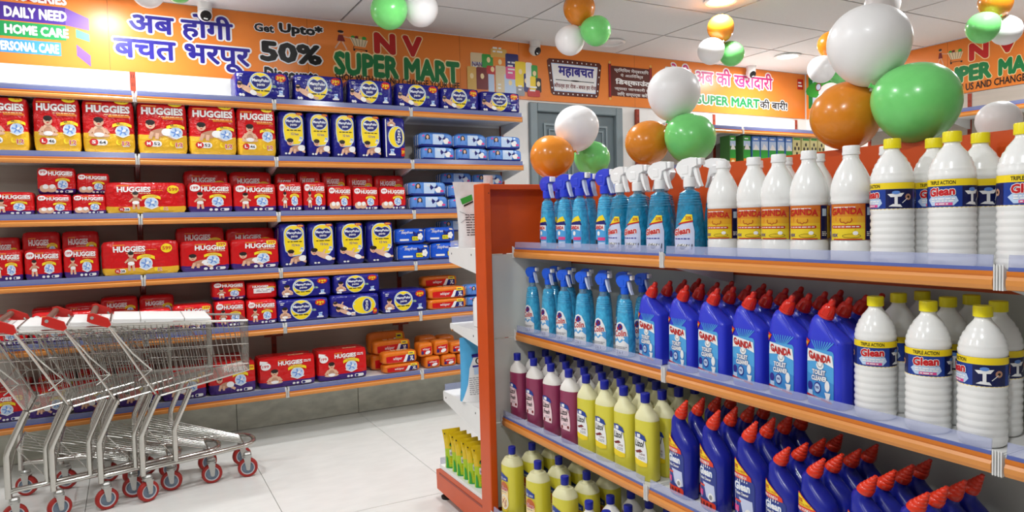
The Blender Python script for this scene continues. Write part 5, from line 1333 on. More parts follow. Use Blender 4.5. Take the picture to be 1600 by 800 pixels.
# angled-neck toilet cleaners
def flat_map(hw, ry, e):
    def fn(u, v, off):
        t = min(.999, abs(u) / hw)
        return (u, -ry * (1 - t ** e) ** (1 / e) - off, v)
    return fn
def tc_gainda():
    m = MB()
    secs = [(0, 0, .049, .026, 0, 5), (0, .004, .0525, .0285, 0, 5), (0, .02, .053, .029, 0, 5), (0, .158, .053, .029, 0, 5), (-.001, .170, .0515, .0285, .06, 4.5), (-.006, .186, .044, .0265, .2, 4), (-.0125, .202, .034, .0235, .36, 3.2), (-.0165, .213, .0245, .0195, .46, 2.4), (-.0155, .217, .0185, .0165, .5, 2), (-.0105, .2265, .0165, .0155, .52, 2)]
    m.loft(secs, 32, P_TC1)
    # raised seams on the sloping shoulder
    for yy in (-.0125, ):
        m.tube([(-.016, -.0205, .211), (.012, -.0265, .188), (.034, -.0292, .160)], .0011, P_TC1, 5)
        m.tube([(-.006, -.0185, .212), (.02, -.0245, .188), (.043, -.0275, .160)], .0011, P_TC1, 5)
    body = m.mesh('bottle_body', 45)
    c = MB(); d = Vector((sin(.5), 0, cos(.5))); o = Vector((-.0125, 0, .222))
    pr = [(.0195, 0), (.0195, .006), (.0178, .0065), (.0155, .024), (.0125, .031), (.008, .034), (.0085, .038), (.0072, .047), (.005, .05)]
    c.tube([o + d * z for r, z in pr], [r for r, z in pr], P_RCAP, 18)
    for k in range(8):
        an = 2 * pi * k / 8; s = Vector((cos(.5), 0, -sin(.5))) * cos(an) + Vector((0, 1, 0)) * sin(an)
        c.tube([o + d * .007 + s * .0175, o + d * .023 + s * .0155], .0012, P_RCAP, 5)
    cap = c.mesh('cap', 45)
    a = Art()
    a.rrect(-.046, .014, .034, .108, .007, L_SKYL, 1)
    a.poly([(-.046, .03), (.034, .018), (.034, .05), (-.046, .064)], ink('label_mid_sky', (60, 140, 210), .3), 2)
    for k in range(9): a.line([(-.01 + k * .001, .098), (-.03 + k * .008, .124)], .0022, L_SKYL, 1)
    a.poly([(-.051, .128), (-.034, .122), (-.048, .108), (-.051, .108)], L_ORED, 3); a.text('NEW', -.049, .115, -.039, .121, YEL, 5, bold=.02)
    a.poly([(-.042, .108), (.03, .1), (.034, .079), (-.004, .088), (-.044, .084)], WHITE, 3)
    a.text('GAINDA', -.038, .0875, .027, .102, BR, 5, bold=.05, bend=lambda t: .018 * (t - .5) ** 2 - .004 * t)
    a.ell(-.004, .08, .011, .008, WHITE, 4, 14); a.line([(-.012, .084), (-.008, .077), (0, .077), (.004, .084)], .0016, GREY, 5)
    a.text('TOILET', -.027, .062, .012, .0715, WHITE, 5, bold=.05, out=(BN, .05)); a.text('CLEANER', -.029, .051, .016, .0605, WHITE, 5, bold=.05, out=(BN, .05))
    a.ell(-.012, .038, .0105, .0105, BN, 4, 16); a.ell(-.012, .038, .008, .008, PALE, 5, 16); a.text('99%', -.017, .036, -.007, .041, BN, 6, bold=.02)
    a.ell(.017, .044, .007, .01, WHITE, 5, 14); a.poly([(.009, .032), (.026, .032), (.023, .022), (.021, .017), (.012, .017), (.013, .024)], WHITE, 5)
    a.ell(-.034, .04, .008, .008, BN, 4, 10); a.rect(-.04, .022, -.026, .032, PALE, 4); a.poly([(-.045, .021), (.03, .013), (.03, .017), (-.045, .025)], BR, 5); a.lines(-.043, .017, .0, .02, 1, WHITE, 6)
    a.t = [(tuple((u, .014 + (v - .014) * 1.36) for u, v in p), m_, l_) for p, m_, l_ in a.t]
    mb = MB(); a.apply(mb, flat_map(.053, .029, 5), cuts(-.052, .04, .006), [], eps=.0004, base=.0006)
    return [('body', body, []), ('cap', cap, []), ('label', mb.mesh('label', fix=False), [])]
def tc_glean():
    m = MB()
    secs = [(0, 0, .042, .027, 0, 2.8), (0, .005, .0465, .0305, 0, 2.8), (0, .05, .047, .031, 0, 2.8), (0, .135, .0478, .031, 0, 2.8), (.001, .158, .0462, .0305, .04, 2.7), (-.002, .178, .0415, .029, .16, 2.6), (-.009, .198, .0345, .0265, .3, 2.4), (-.0175, .215, .0282, .0235, .42, 2.2), (-.0205, .226, .022, .0205, .5, 2), (-.0165, .236, .0165, .016, .55, 2), (-.012, .243, .0145, .0145, .55, 2)]
    m.loft(secs, 32, P_TC2)
    body = m.mesh('bottle_body', 45)
    c = MB(); d = Vector((sin(.52), 0, cos(.52))); o = Vector((-.0148, 0, .239))
    pr = [(.0185, 0), (.019, .004), (.0175, .009)]
    z = .009
    for k in range(4):
        r = .0185 - k * .0032; pr += [(r, z + .001), (r - .001, z + .007), (r - .0035, z + .0095)]; z += .0105
    pr += [(.0055, z + .002), (.0045, z + .007)]
    c.tube([o + d * q for r, q in pr], [max(.002, r) for r, q in pr], P_OCAP, 18)
    cap = c.mesh('cap', 45)
    a = Art()
    a.poly([(-.042, .135), (-.036, .138), (.02, .108), (.022, .1), (-.042, .1)], L_ORED, 2); a.poly([(-.04, .133), (-.034, .135), (.012, .111), (-.04, .111)], YEL, 3)
    a.text('33%', -.038, .119, -.022, .127, BR, 5, bold=.02); a.text('EXTRA FREE', -.038, .1125, .002, .117, BR, 5); a.text('NEW FORMULA', -.04, .102, .008, .108, WHITE, 5, bold=.02)
    a.rrect(-.044, .008, .03, .1, .008, ink('label_steel_blue', (44, 60, 140), .3), 1)
    a.text('Glean', -.036, .078, .018, .094, WHITE, 5, bold=.04, out=(MIDB, .05)); a.text('Toilet Cleaner', -.034, .069, .014, .075, WHITE, 5, bold=.03)
    for k in range(5): a.poly([(-.026 + k * .008, .095), (-.022 + k * .008, .095), (-.023 + k * .008, .099 + .003 * (2 - abs(k - 2)))], WHITE, 4)
    a.poly([(-.02, .064), (.024, .062), (.028, .032), (.012, .026), (-.006, .034), (-.012, .05)], L_LILAC, 3); a.ell(.012, .036, .011, .009, WHITE, 4, 14); a.ell(.012, .036, .006, .005, GREY, 5, 12)
    a.rect(-.036, .054, -.012, .058, L_ORED, 4); a.line([(-.04, .09), (-.036, .06), (-.026, .03)], .003, L_LILAC, 3); a.rect(-.04, .034, -.02, .046, PINK, 3)
    a.rrect(-.043, .009, .029, .026, .007, L_ORED, 3)
    for k in range(4): a.ell(-.03 + k * .014, .0175, .005, .005, DRED, 4, 10)
    a.t = [(tuple((u, .008 + (v - .008) * 1.38) for u, v in p), m_, l_) for p, m_, l_ in a.t]
    mb = MB(); a.apply(mb, flat_map(.0475, .031, 2.8), cuts(-.046, .034, .005), [], eps=.0004, base=.0008)
    return [('body', body, []), ('cap', cap, []), ('label', mb.mesh('label', fix=False), [])]
# flat oval floor cleaner bottles
def floor_bottle(kind):
    big = kind == 'glean'
    rx, ry, zs = (.05, .039, .205) if big else (.0415, .029, .2)
    m = MB()
    liq, top, fill = {'purple': (P_PUR, P_FROST, .2), 'yellow': (P_YLW, P_FROSTY, .195), 'glean': (P_YLW, P_FROSTY, .222)}[kind]
    prof = [(0, rx * .9, ry * .88), (.005, rx, ry), (.06, rx, ry), (.12, rx, ry), (fill - .002, rx * .995 if not big else rx * .95, ry * .99), (fill, rx * .99 if not big else rx * .94, ry * .99)]
    prof += [(fill + .008, rx * .93 if not big else rx * .84, ry * .95), (fill + .018, rx * .78 if not big else rx * .68, ry * .86), (fill + .028, rx * .55, ry * .7), (.236 if not big else .25, .0165, .0155), (.239 if not big else .253, .0135, .0135), (.252 if not big else .266, .0135, .0135)]
    m.loft([((-.006 * max(0, (z - fill) / .04) if not big else 0), z, a_, b_, 0, 2.6 if z < fill + .03 else 2) for z, a_, b_ in prof], 28, lambda z: liq if z < fill - .001 else top)
    body = m.mesh('bottle_body', 50)
    zc = .246 if not big else .262; cx = -.007 if not big else 0
    cap = lathe_me('cap', [(.0148, zc), (.0152, zc + .001), (.0152, zc + .028), (.014, zc + .03), (.001, zc + .03)], P_BCAP, 24, (cx, 0, 0))
    a = Art()
    if big:
        a.poly([(-.03, .182), (-.026, .19), (.018, .176), (.018, .158), (-.03, .158)], L_BLUE, 2); a.text('10X', -.026, .162, -.012, .172, WHITE, 5, bold=.02); a.lines(-.008, .162, .014, .17, 2, WHITE, 4)
        a.rrect(-.034, .03, .022, .156, .02, L_GOLD, 1); a.ell(-.006, .128, .025, .025, L_ORG, 2); a.rect(-.03, .06, .018, .122, CREAM, 2)
        a.text('Glean', -.026, .118, .014, .134, BR, 5, bold=.03, out=(WHITE, .05)); a.lines(-.024, .108, .012, .114, 1, GREY, 4)
        a.ell(-.006, .07, .026, .03, WHITE, 3); a.ell(-.006, .07, .022, .026, CREAM, 4); a.line([(-.018, .08), (.01, .056)], .008, SKIN, 5); a.line([(-.002, .05), (.008, .082)], .006, SKIN2, 5); a.line([(-.022, .06), (.0, .088)], .003, L_ORG, 5)
        a.ell(-.006, .036, .02, .004, YEL, 4, 12)
    else:
        bgc = L_GOLD if kind == 'yellow' else PINK
        a.poly([(-.034, .142), (-.03, .152), (-.01, .154), (.012, .146), (.02, .13), (-.034, .13)], L_BLUE, 2); a.text('3x', -.03, .138, -.022, .148, WHITE, 5, bold=.02); a.rect(-.018, .138, -.004, .149, WHITE, 4)
        a.poly([(-.034, .136), (-.012, .136), (.014, .13), (.02, .1), (.022, .07), (.02, .05), (-.03, .056), (-.034, .07)], WHITE if kind == 'yellow' else ink('label_blush', (240, 210, 215), .3), 3)
        if kind == 'yellow': a.poly([(-.034, .07), (.022, .06), (.022, .048), (0, .044), (-.03, .05)], YEL, 4)
        a.text('Lizol', -.028, .108, .008, .13, BLACK, 5, bold=.02, shear=.2)
        if kind == 'purple': a.text('Fresh', -.024, .084, .01, .102, BLACK, 5, bold=.02, shear=.2); a.ell(-.018, .062, .005, .007, DRED, 5, 10); a.ell(.013, .064, .005, .006, DRED, 5, 10)
        else: a.poly([(-.03, .09), (-.004, .1), (.006, .094), (-.02, .086)], DRED, 4); a.text('Citrus', -.008, .082, .014, .091, DRED, 5)
        a.lines(-.012, .068, .014, .078, 2, GREY, 4)
    mb = MB(); a.apply(mb, flat_map(rx * .99, ry * .99, 2.6), cuts(-.036, .026, .004), [], eps=.0004, base=.0009)
    return [('body', body, []), ('cap', cap, []), ('label', mb.mesh('label', fix=False), [])]

PRO = {'rib': ribbed(), 'white': white_round(), 'sg': spray('gainda'), 'sl': spray('glean'), 'sc': spray('colin'), 'tg': tc_gainda(), 'tl': tc_glean(), 'pu': floor_bottle('purple'), 'ye': floor_bottle('yellow'), 'fg': floor_bottle('glean')}
GS = {'T': 1.2343, 'B': .876, 'C': .5173, 'D': .1415}
R90 = -pi / 2
def row(pro, name, shelf, pts, lab, cat, group, rz=0.0, jit=.12, sc=None, flip=None):
    for i, (x, y) in enumerate(pts):
        r = R90 + (rz[i] if isinstance(rz, (list, tuple)) else rz) + random.uniform(-jit, jit) + (pi if flip and i in flip else 0)
        l = lab % (ORD[i]) if '%s' in lab else lab
        place(name, PRO[pro], (x, y, GS[shelf] + .0005), r, l, cat, group, sc)
UP, MID, LOW, DECK = 'top gondola shelf', 'middle gondola shelf', 'lower gondola shelf', 'bottom gondola deck'
row('sg', 'trigger_spray', 'T', BOT['gainda_spray'], 'blue-trigger spray bottle, %s from left, front row, ' + UP, 'spray bottle', 'blue trigger sprays on the top gondola shelf')
row('sg', 'trigger_spray', 'T', [(1.59, 2.52), (1.59, 2.42), (1.59, 2.30), (1.59, 2.16)], 'blue-trigger spray bottle, %s from left, second row, ' + UP, 'spray bottle', 'blue trigger sprays on the top gondola shelf')
row('sl', 'trigger_spray', 'T', BOT['glean_spray'], 'white-trigger teal spray bottle, %s from left, front row, ' + UP, 'spray bottle', 'white trigger sprays on the top gondola shelf', .15, .2)
row('sl', 'trigger_spray', 'T', [(1.595, 1.99), (1.595, 1.87), (1.595, 1.745), (1.595, 1.62)], 'white-trigger teal spray bottle, %s from left, second row, ' + UP, 'spray bottle', 'white trigger sprays on the top gondola shelf', .15, .3, None, (1, 3))
row('white', 'disinfectant_bottle', 'T', BOT['gainda_white'], 'white capped bottle with gold label, %s from left, front row, ' + UP, 'bottle', 'white capped bottles on the top gondola shelf', .4, .08)
row('white', 'disinfectant_bottle', 'T', [(1.63, 1.50), (1.63, 1.395), (1.63, 1.29), (1.63, 1.19), (1.63, 1.09)], 'white capped white bottle, %s from left, second row, ' + UP, 'bottle', 'white capped bottles on the top gondola shelf', .5, .3)
row('rib', 'disinfectant_bottle', 'T', BOT['rib_T'], 'yellow-capped ribbed white bottle, %s from left, front row, ' + UP, 'bottle', 'yellow capped ribbed bottles on the top gondola shelf', (-.83, -.18, .3), .02)
row('rib', 'disinfectant_bottle', 'T', [(1.613, .968), (1.613, .868), (1.613, .775), (1.702, .915)], 'yellow-capped ribbed white bottle, %s of the back rows, ' + UP, 'bottle', 'yellow capped ribbed bottles on the top gondola shelf', (.25, -.8, -.5, -.9), .05)
row('sc', 'trigger_spray', 'B', BOT['colin'], 'light blue spray bottle, %s from left, front row, ' + MID, 'spray bottle', 'light blue trigger sprays on the middle gondola shelf', .1, .12, None, None)
row('sc', 'trigger_spray', 'B', [(1.595, y) for y in (2.58, 2.46, 2.34, 2.22, 2.1, 1.99)], 'light blue spray bottle, %s from left, second row, ' + MID, 'spray bottle', 'light blue trigger sprays on the middle gondola shelf')
for d in range(4):
    row('tg', 'toilet_cleaner_bottle', 'B', [(1.515 + .0635 * d, y) for x, y in BOT['tc_gainda']], 'violet-blue toilet cleaner bottle, %s from left, ' + ['front', 'second', 'third', 'back'][d] + ' row, ' + MID, 'bottle', 'toilet cleaner bottles on the middle gondola shelf', .0, .05)
row('rib', 'disinfectant_bottle', 'B', BOT['rib_B'], 'yellow-capped ribbed white bottle, %s from left, front row, ' + MID, 'bottle', 'yellow capped ribbed bottles on the middle gondola shelf', (.2, .2, -1.0), .02)
row('rib', 'disinfectant_bottle', 'B', BOT['rib_B2'], 'yellow-capped ribbed white bottle, %s from left, second row, ' + MID, 'bottle', 'yellow capped ribbed bottles on the middle gondola shelf', -.5, .5)
row('rib', 'disinfectant_bottle', 'B', BOT['rib_B3'], 'yellow-capped ribbed white bottle, %s from left, back row, ' + MID, 'bottle', 'yellow capped ribbed bottles on the middle gondola shelf', -.5, .5)
for d in range(4):
    rn = ['front', 'second', 'third', 'back'][d]
    row('pu', 'floor_cleaner_bottle', 'C', [(1.437 + .07 * d, y) for x, y in BOT['purple']], 'purple floor cleaner bottle, %s from left, ' + rn + ' row, ' + LOW, 'bottle', 'purple floor cleaner bottles', .22, .06)
    row('ye', 'floor_cleaner_bottle', 'C', [(1.437 + .07 * d, y) for x, y in BOT['yellow']], 'yellow floor cleaner bottle, %s from left, ' + rn + ' row, ' + LOW, 'bottle', 'yellow floor cleaner bottles on the lower gondola shelf', .22, .06)
for d in range(4):
    rn = ['front', 'second', 'third', 'back'][d]
    row('tl', 'toilet_cleaner_bottle', 'C', [(1.44 + .067 * d, y) for x, y in BOT['tc_glean']], 'tall deep blue toilet cleaner bottle, %s from left, ' + rn + ' row, ' + LOW, 'bottle', 'deep blue toilet cleaner bottles', .0, .05)
    row('tl', 'toilet_cleaner_bottle', 'C', [(1.44 + .067 * d, y) for x, y in BOT['tc_glean_short']], 'short deep blue toilet cleaner bottle, %s from left, ' + rn + ' row, ' + LOW, 'bottle', 'shorter deep blue toilet cleaner bottles', .0, .05, (1, 1, .86))
for d in range(3):
    rn = ['front', 'second', 'third'][d]
    row('fg', 'floor_cleaner_bottle', 'D', [(1.345 + .095 * d, y) for x, y in BOT['floor_glean']], 'large yellow floor cleaner bottle, %s from left, ' + rn + ' row, ' + DECK, 'bottle', 'large yellow floor cleaner bottles', .2, .06)
for d in range(3):
    rn = ['front', 'second', 'third'][d]
    row('pu', 'floor_cleaner_bottle', 'D', [(1.35 + .09 * d, y) for y in (1.985, 1.885, 1.79)], 'small blue capped bottle, %s from left, ' + rn + ' row, ' + DECK, 'bottle', 'small blue capped bottles on the bottom deck', .0, .06, (1, 1, .9))

# ------------------------------------------------------------------ stock of the end cap
def pouch(w, h, d, lo, hi, art, name, flop=0.0):
    mb = MB(); N = 6; M_ = 10; V = {}
    for side in (-1, 1):
        for j in range(M_ + 1):
            t = j / M_
            th = d / 2 * (1 - t) ** .6 + .001
            ww = w / 2 * (1 - .05 * sin(t * pi))
            for i in range(N + 1):
                u = -1 + 2 * i / N
                V[(side, i, j)] = (ww * u + flop * t * t * 1.6, side * th * (1 - u ** 4 * .8) + flop * t * t, h * t)
    for side in (-1, 1):
        for j in range(M_):
            for i in range(N):
                q = [V[(side, i, j)], V[(side, i + 1, j)], V[(side, i + 1, j + 1)], V[(side, i, j + 1)]]
                mb.face(q if side < 0 else q[::-1], lo if j < M_ * .45 else hi, True)
    for j in range(M_):
        for i in (0, N):
            q = [V[(-1, i, j)], V[(1, i, j)], V[(1, i, j + 1)], V[(-1, i, j + 1)]]
            mb.face(q if i else q[::-1], lo if j < M_ * .45 else hi, False)
    for j in (0, M_):
        for i in range(N):
            q = [V[(-1, i, j)], V[(-1, i + 1, j)], V[(1, i + 1, j)], V[(1, i, j)]]
            mb.face(q if j else q[::-1], lo if j == 0 else hi, False)
    def fn(u, v, off):
        t = max(0, min(1, v / h)); th = d / 2 * (1 - t) ** .6 + .001; ww = w / 2 * (1 - .05 * sin(t * pi)); k = 2 * u / w
        return (ww * k + flop * t * t * 1.6, -th * (1 - k ** 4 * .8) + flop * t * t - off, v)
    art.apply(mb, fn, cuts(-w / 2, w / 2, w / 6), cuts(0, h, h / 10), base=.0016)
    return mb.mesh(name, 60)
F_LIME = film('lime_film', (176, 205, 30)); F_GOLDF = film('golden_film', (228, 196, 34)); F_WP = film('white_pouch_film', (226, 226, 226)); F_CY = film('sky_pouch_film', (86, 172, 222))
a = Art(); a.rect(-.045, .0, .045, .006, GRN, 1); a.poly([(-.045, 0), (-.036, .0), (-.04, .05), (-.045, .06)], GRN, 2); a.rrect(-.03, .06, .005, .09, .004, WHITE, 2)
for k in range(8): a.rect(-.027 + k * .0035, .066, -.0255 + k * .0035, .078, BLACK, 3)
a.rect(-.02, .085, .002, .1, CREAM, 2); a.ell(-.01, .112, .016, .008, GRN, 2); a.ell(-.014, .118, .01, .006, BLACK, 3, 10); a.lines(-.03, .02, .02, .05, 4, YEL, 2); a.ell(-.038, .17, .003, .004, BLACK, 3, 8)
pm = pouch(.09, .19, .05, F_LIME, F_GOLDF, a, 'refill_pouch', -.012)
for i, y in enumerate((3.13, 3.065, 3.005, 2.945, 2.885, 2.825)):
    place('refill_pouch', [('refill_pouch', pm, [])], (1.345 + (0, .006, .002, .008, .004, .01)[i], y, .1785), random.uniform(-.1, .1), 'yellow and lime refill pouch, %s from the back on the end-cap base' % ORD[i], 'pouch', 'yellow refill pouches on the end-cap base')
a = Art(); a.poly([(-.055, .19), (.0, .21), (.0, .235), (-.06, .215)], GRN, 2); a.poly([(-.05, .18), (0, .2), (0, .206), (-.05, .187)], BLACK, 3); a.ell(.02, .18, .018, .018, GRN, 2); a.ell(.02, .18, .013, .013, WHITE, 3)
a.lines(-.05, .05, .06, .15, 9, BLACK, 2, .3); a.line([(-.07, .16), (-.03, .14), (-.07, .11)], .002, GREY, 2)
pm = pouch(.15, .29, .08, F_WP, F_WP, a, 'detergent_pouch', -.02)
place('detergent_pouch', [('detergent_pouch', pm, [])], (1.372, 2.90, 1.2435), .0, 'crumpled white detergent pouch with a green patch on the end-cap top shelf', 'pouch')
place('detergent_pouch', [('detergent_pouch', pm, [])], (1.395, 2.79, 1.2435), .1, 'second white detergent pouch peeking over the gondola end post', 'pouch', None, (.32, .8, 1.08))
a = Art(); a.poly([(-.075, 0), (.075, 0), (.075, .2), (-.02, .2), (-.045, .15), (-.055, .08)], WHITE, 1); a.rect(-.03, .2, .03, .206, BLACK, 2); a.rect(-.03, .195, .03, .21, BN, 2); a.rect(-.03, .152, .03, .16, BN, 2); a.ell(0, .178, .014, .014, BLACK, 3); a.ell(0, .178, .008, .01, WHITE, 4, 10); a.rect(-.025, .12, .028, .15, PALE, 3); a.lines(-.05, .03, .06, .11, 9, GREY, 2, .35)
pm = pouch(.15, .285, .09, F_CY, F_CY, a, 'detergent_pouch')
place('detergent_pouch', [('detergent_pouch', pm, [])], (1.352, 2.88, .5575), .0, 'sky blue and white detergent pouch on the lowest end-cap shelf', 'pouch')
m = MB(); m.loft([(0, 0, .045, .03, 0, 3), (0, .005, .05, .034, 0, 3), (0, .11, .05, .034, 0, 3), (0, .13, .04, .03, 0, 2.5), (0, .14, .02, .02, 0, 2), (0, .16, .02, .02, 0, 2)], 24, P_WHITE)
c = lathe_me('cap', [(.023, .15), (.0235, .18), (.02, .184), (.001, .184)], P_CAPW)
place('cleaner_bottle', [('body', m.mesh('bottle_body'), []), ('cap', c, [])], (1.375, 2.82, .8935), .0, 'small plain white bottle on the middle end-cap shelf beside the orange post', 'bottle')

# ------------------------------------------------------------------ balloons
LATEX = {'white': mat('white_latex', (252, 250, 250), .32, noise=.01, nscale=4, coat=.15, sss=.3), 'green': mat('green_latex', (122, 222, 122), .24, noise=.03, nscale=4, coat=.25), 'orange': mat('orange_latex', (232, 140, 34), .24, noise=.03, nscale=4, coat=.25)}
bme = {}
for c, mt in LATEX.items():
    m = MB(); pr = []
    for k in range(25):
        t = pi * k / 24; z = -cos(t); r = sin(t) * (1 - .1 * (-z) * (1 if z < 0 else .45)); pr.append((max(r, .0008), z * (1.06 if z < 0 else 1.0)))
    m.lathe(pr, mt, 36, caps=False)
    kn = MB(); kn.lathe([(.03, -1.04), (.05, -1.08), (.035, -1.11), (.08, -1.16), (.07, -1.17), (.01, -1.165)], mt, 12)
    bme[c] = (m.mesh('balloon_skin', 80), kn.mesh('knot', 80))
for where, c, p, ctr, rx, ry in BALLOONS:
    r = (rx + ry) / 2
    o = empty('balloon', p)
    ax = (Vector(p) - Vector(ctr)); ax = ax.normalized() if ax.length > 1e-4 else Vector((0, 0, 1))
    # the knot points at the middle of the bunch and the balloon grows along this axis
    o.rotation_euler = Vector((0, 0, 1)).rotation_difference(ax).to_euler()
    o.scale = (r, r, r)
    link('skin', bme[c][0], o); link('knot', bme[c][1], o)
    tag(o, '%s balloon in the bunch %s' % (c, where) if 'behind the yellow' not in where else 'small white balloon behind the yellow capped bottles', 'balloon', 'white, green and orange balloons')

# ------------------------------------------------------------------ cameras under the ceiling
P_CAM = mat('camera_white', (232, 232, 230), .35, noise=.01); P_LENS = mat('camera_black', (18, 18, 20), .15, noise=0)
m = MB(); m.lathe([(.046, 0), (.046, -.012), (.042, -.03), (.044, -.045)], P_CAM, 24); base = m.mesh('mount')
m = MB(); m.lathe([(.001, -.052), (.02, -.049), (.036, -.036), (.043, -.018), (.045, 0), (.043, .012), (.034, .03)], P_CAM, 24, caps=False); m.lathe([(.034, .03), (.03, .036), (.001, .037)], P_LENS, 24, caps=False)
m.box(-.012, -.02, .0372, .012, -.012, .0385, P_CAM); ball = m.mesh('camera_ball')
for x, y, l, dx in ((.495, 4.96, 'white dome camera above the large Hindi lettering', 0), (2.93, 4.96, 'white dome camera beside the printed heap of groceries', .25), (5.33, 4.96, 'white dome camera above the magenta Hindi lettering', -.3)):
    o = empty('security_camera', (x, y, ZC)); tag(o, l, 'camera', None)
    link('mount', base, o); b = link('camera_ball', ball, o, (0, 0, -.07)); b.rotation_euler = Vector((0, 0, 1)).rotation_difference(Vector((.1 + dx, -1, -.55)).normalized()).to_euler()

# ------------------------------------------------------------------ nested shopping trolleys
CH = mat('chrome', (196, 194, 188), .16, 1.0, noise=.02); CHW = mat('zinc_wire', (190, 188, 182), .25, .95, noise=.02)
TYRE = mat('red_wheel_tyre', (158, 34, 28), .45, noise=.04); HUB = mat('grey_wheel_hub', (112, 126, 142), .4, noise=.02); HUBW = mat('pale_wheel_ring', (188, 186, 190), .4); FORK = mat('zinc_fork', (190, 190, 186), .35, .7, noise=.04)
GRIP = mat('red_handle_bracket', (188, 34, 26), .35, noise=.03); BARM = mat('brown_handle_bar', (112, 84, 72), .4, noise=.03); SEATW = mat('white_seat_plastic', (236, 236, 234), .4, noise=.02)
def wheel():
    m = MB()
    m.lathe([(.036, -.0145), (.048, -.0145), (.0515, -.009), (.0515, .009), (.048, .0145), (.036, .0145)], TYRE, 28, (0, 0, 0), 'Y', caps=False)
    for s in (-1, 1):
        m.lathe([(.0365, s * .0147), (.0325, s * .0145), (.031, s * .0125)], HUBW, 28, (0, 0, 0), 'Y', caps=False)
        m.lathe([(.031, s * .0125), (.029, s * .009), (.024, s * .0105), (.012, s * .0125), (.011, s * .017), (.001, s * .017)], HUB, 28, (0, 0, 0), 'Y', caps=False)
    return m.mesh('wheel', 50)
def fork():
    m = MB()
    for y in (-.0205, .0185):
        m.prism([(-.018, .055), (.018, .055), (.012, -.01), (.004, -.014), (-.006, -.01)], y, y + .002, FORK, 'Y')
    m.box(-.02, -.021, .0545, .02, .021, .0575, FORK)
    m.lathe([(.022, .0575), (.024, .066), (.018, .07), (.022, .075), (.016, .083)], FORK, 16)
    m.tube([(0, -.023, 0), (0, .023, 0)], .005, FORK, 8)
    return m.mesh('caster_fork', 40)
wheel_me, fork_me = wheel(), fork()
def side_y(x, z, s):                       # half width of the basket: narrows to the front and to the bottom
    t = (x + .13) / .66
    return s * (.245 - .085 * t - .03 * (.92 - z) / .42)
def zt(x): return .905 - .045 * (x + .13) / .66       # rim
def zb_(x): return .515 + .075 * (x - .08) / .45      # basket bottom
def xr(z): return -.13 + (.92 - z) / .42 * .22        # sloping rear edge
XF = .53
def rail_pts(s):
    return [(0, s * .225, .16), (.02, s * .224, .168), (.3, s * .165, .17), (.47, s * .122, .172), (.52, s * .10, .173), (.548, s * .06, .174), (.556, 0, .174)]
TP = {}
m = MB(); m.tube(rail_pts(-1) + rail_pts(1)[::-1][1:], .0125, CH, 10); TP['base_rail'] = m.mesh('base_rail')
for s, nm in ((-1, 'a'), (1, 'b')):
    m = MB(); y = s * .225
    m.tube([(0, y, .135), (0, y, .33), (.006, y, .355), (.07, y * .99, .5), (.085, y * .985, .53)], .0145, CH, 10); TP['ur' + nm] = m.mesh('upright_tube')
    m = MB(); y = s * .195
    m.tube([(.15, y, .172), (.15, y, .335), (.156, y, .36), (.22, y * .98, .505), (.232, y * .97, .535)], .0135, CH, 10); TP['um' + nm] = m.mesh('upright_tube')
    m = MB()
    m.tube([(-.13, side_y(-.13, .92, s), .92), (.09, side_y(.09, .5, s), .5)], .006, CHW, 6)
    m.tube([(-.13, side_y(-.13, .92, s), .92), (-.02, side_y(-.02, .76, s), .75), (.06, side_y(.06, .65, s) , .655), (.0, side_y(.0, .62, s), .61)], .004, CHW, 5)
    m.tube([(-.1, side_y(-.1, .9, s), zt(-.1)), (XF, side_y(XF, .86, s), zt(XF))], .0065, CHW, 6)
    for q in (.035, .13, .24):
        m.wire((xr(zt(0) - q), side_y(xr(zt(0) - q), .9 - q, s), zt(xr(.9 - q)) - q), (XF, side_y(XF, zt(XF) - q * .98, s), zt(XF) - q * .98), .0022, CHW)
    m.tube([(.09, side_y(.09, .52, s), zb_(.09)), (XF, side_y(XF, zb_(XF), s), zb_(XF))], .005, CHW, 6)
    for k in range(25):
        x = -.09 + (XF + .09) * k / 24
        z1 = zt(x); z0 = max(zb_(max(.09, x + .05)), .92 - (x + .05 + .13) / .22 * .42 if x < .06 else 0)
        xb = min(XF, x + .05) if x > -.05 else x + (z1 - z0) * .3
        m.wire((x, side_y(x, z1, s), z1), (xb, side_y(xb, z0, s), z0), .0014, CHW)
    TP['bs' + nm] = m.mesh('basket_side', fix=False)
m = MB()
for k in range(11):
    u = -1 + 2 * k / 10
    m.wire((XF, side_y(XF, zt(XF), 1) * u, zt(XF)), (XF, side_y(XF, zb_(XF), 1) * u, zb_(XF)), .0014, CHW)
for z in (zt(XF), zt(XF) - .09, zt(XF) - .18, zb_(XF)):
    m.wire((XF, side_y(XF, z, -1), z), (XF, side_y(XF, z, 1), z), .004 if z > .85 else .0022, CHW)
TP['front'] = m.mesh('basket_front', fix=False)
m = MB()
for k in range(15):
    u = -1 + 2 * k / 14
    m.wire((.09, side_y(.09, .5, 1) * u, zb_(.09)), (XF, side_y(XF, zb_(XF), 1) * u, zb_(XF)), .0014, CHW)
for k in range(7):
    x = .09 + (XF - .09) * k / 6
    m.wire((x, side_y(x, zb_(x), -1), zb_(x)), (x, side_y(x, zb_(x), 1), zb_(x)), .0022, CHW)
TP['floor'] = m.mesh('basket_floor', fix=False)
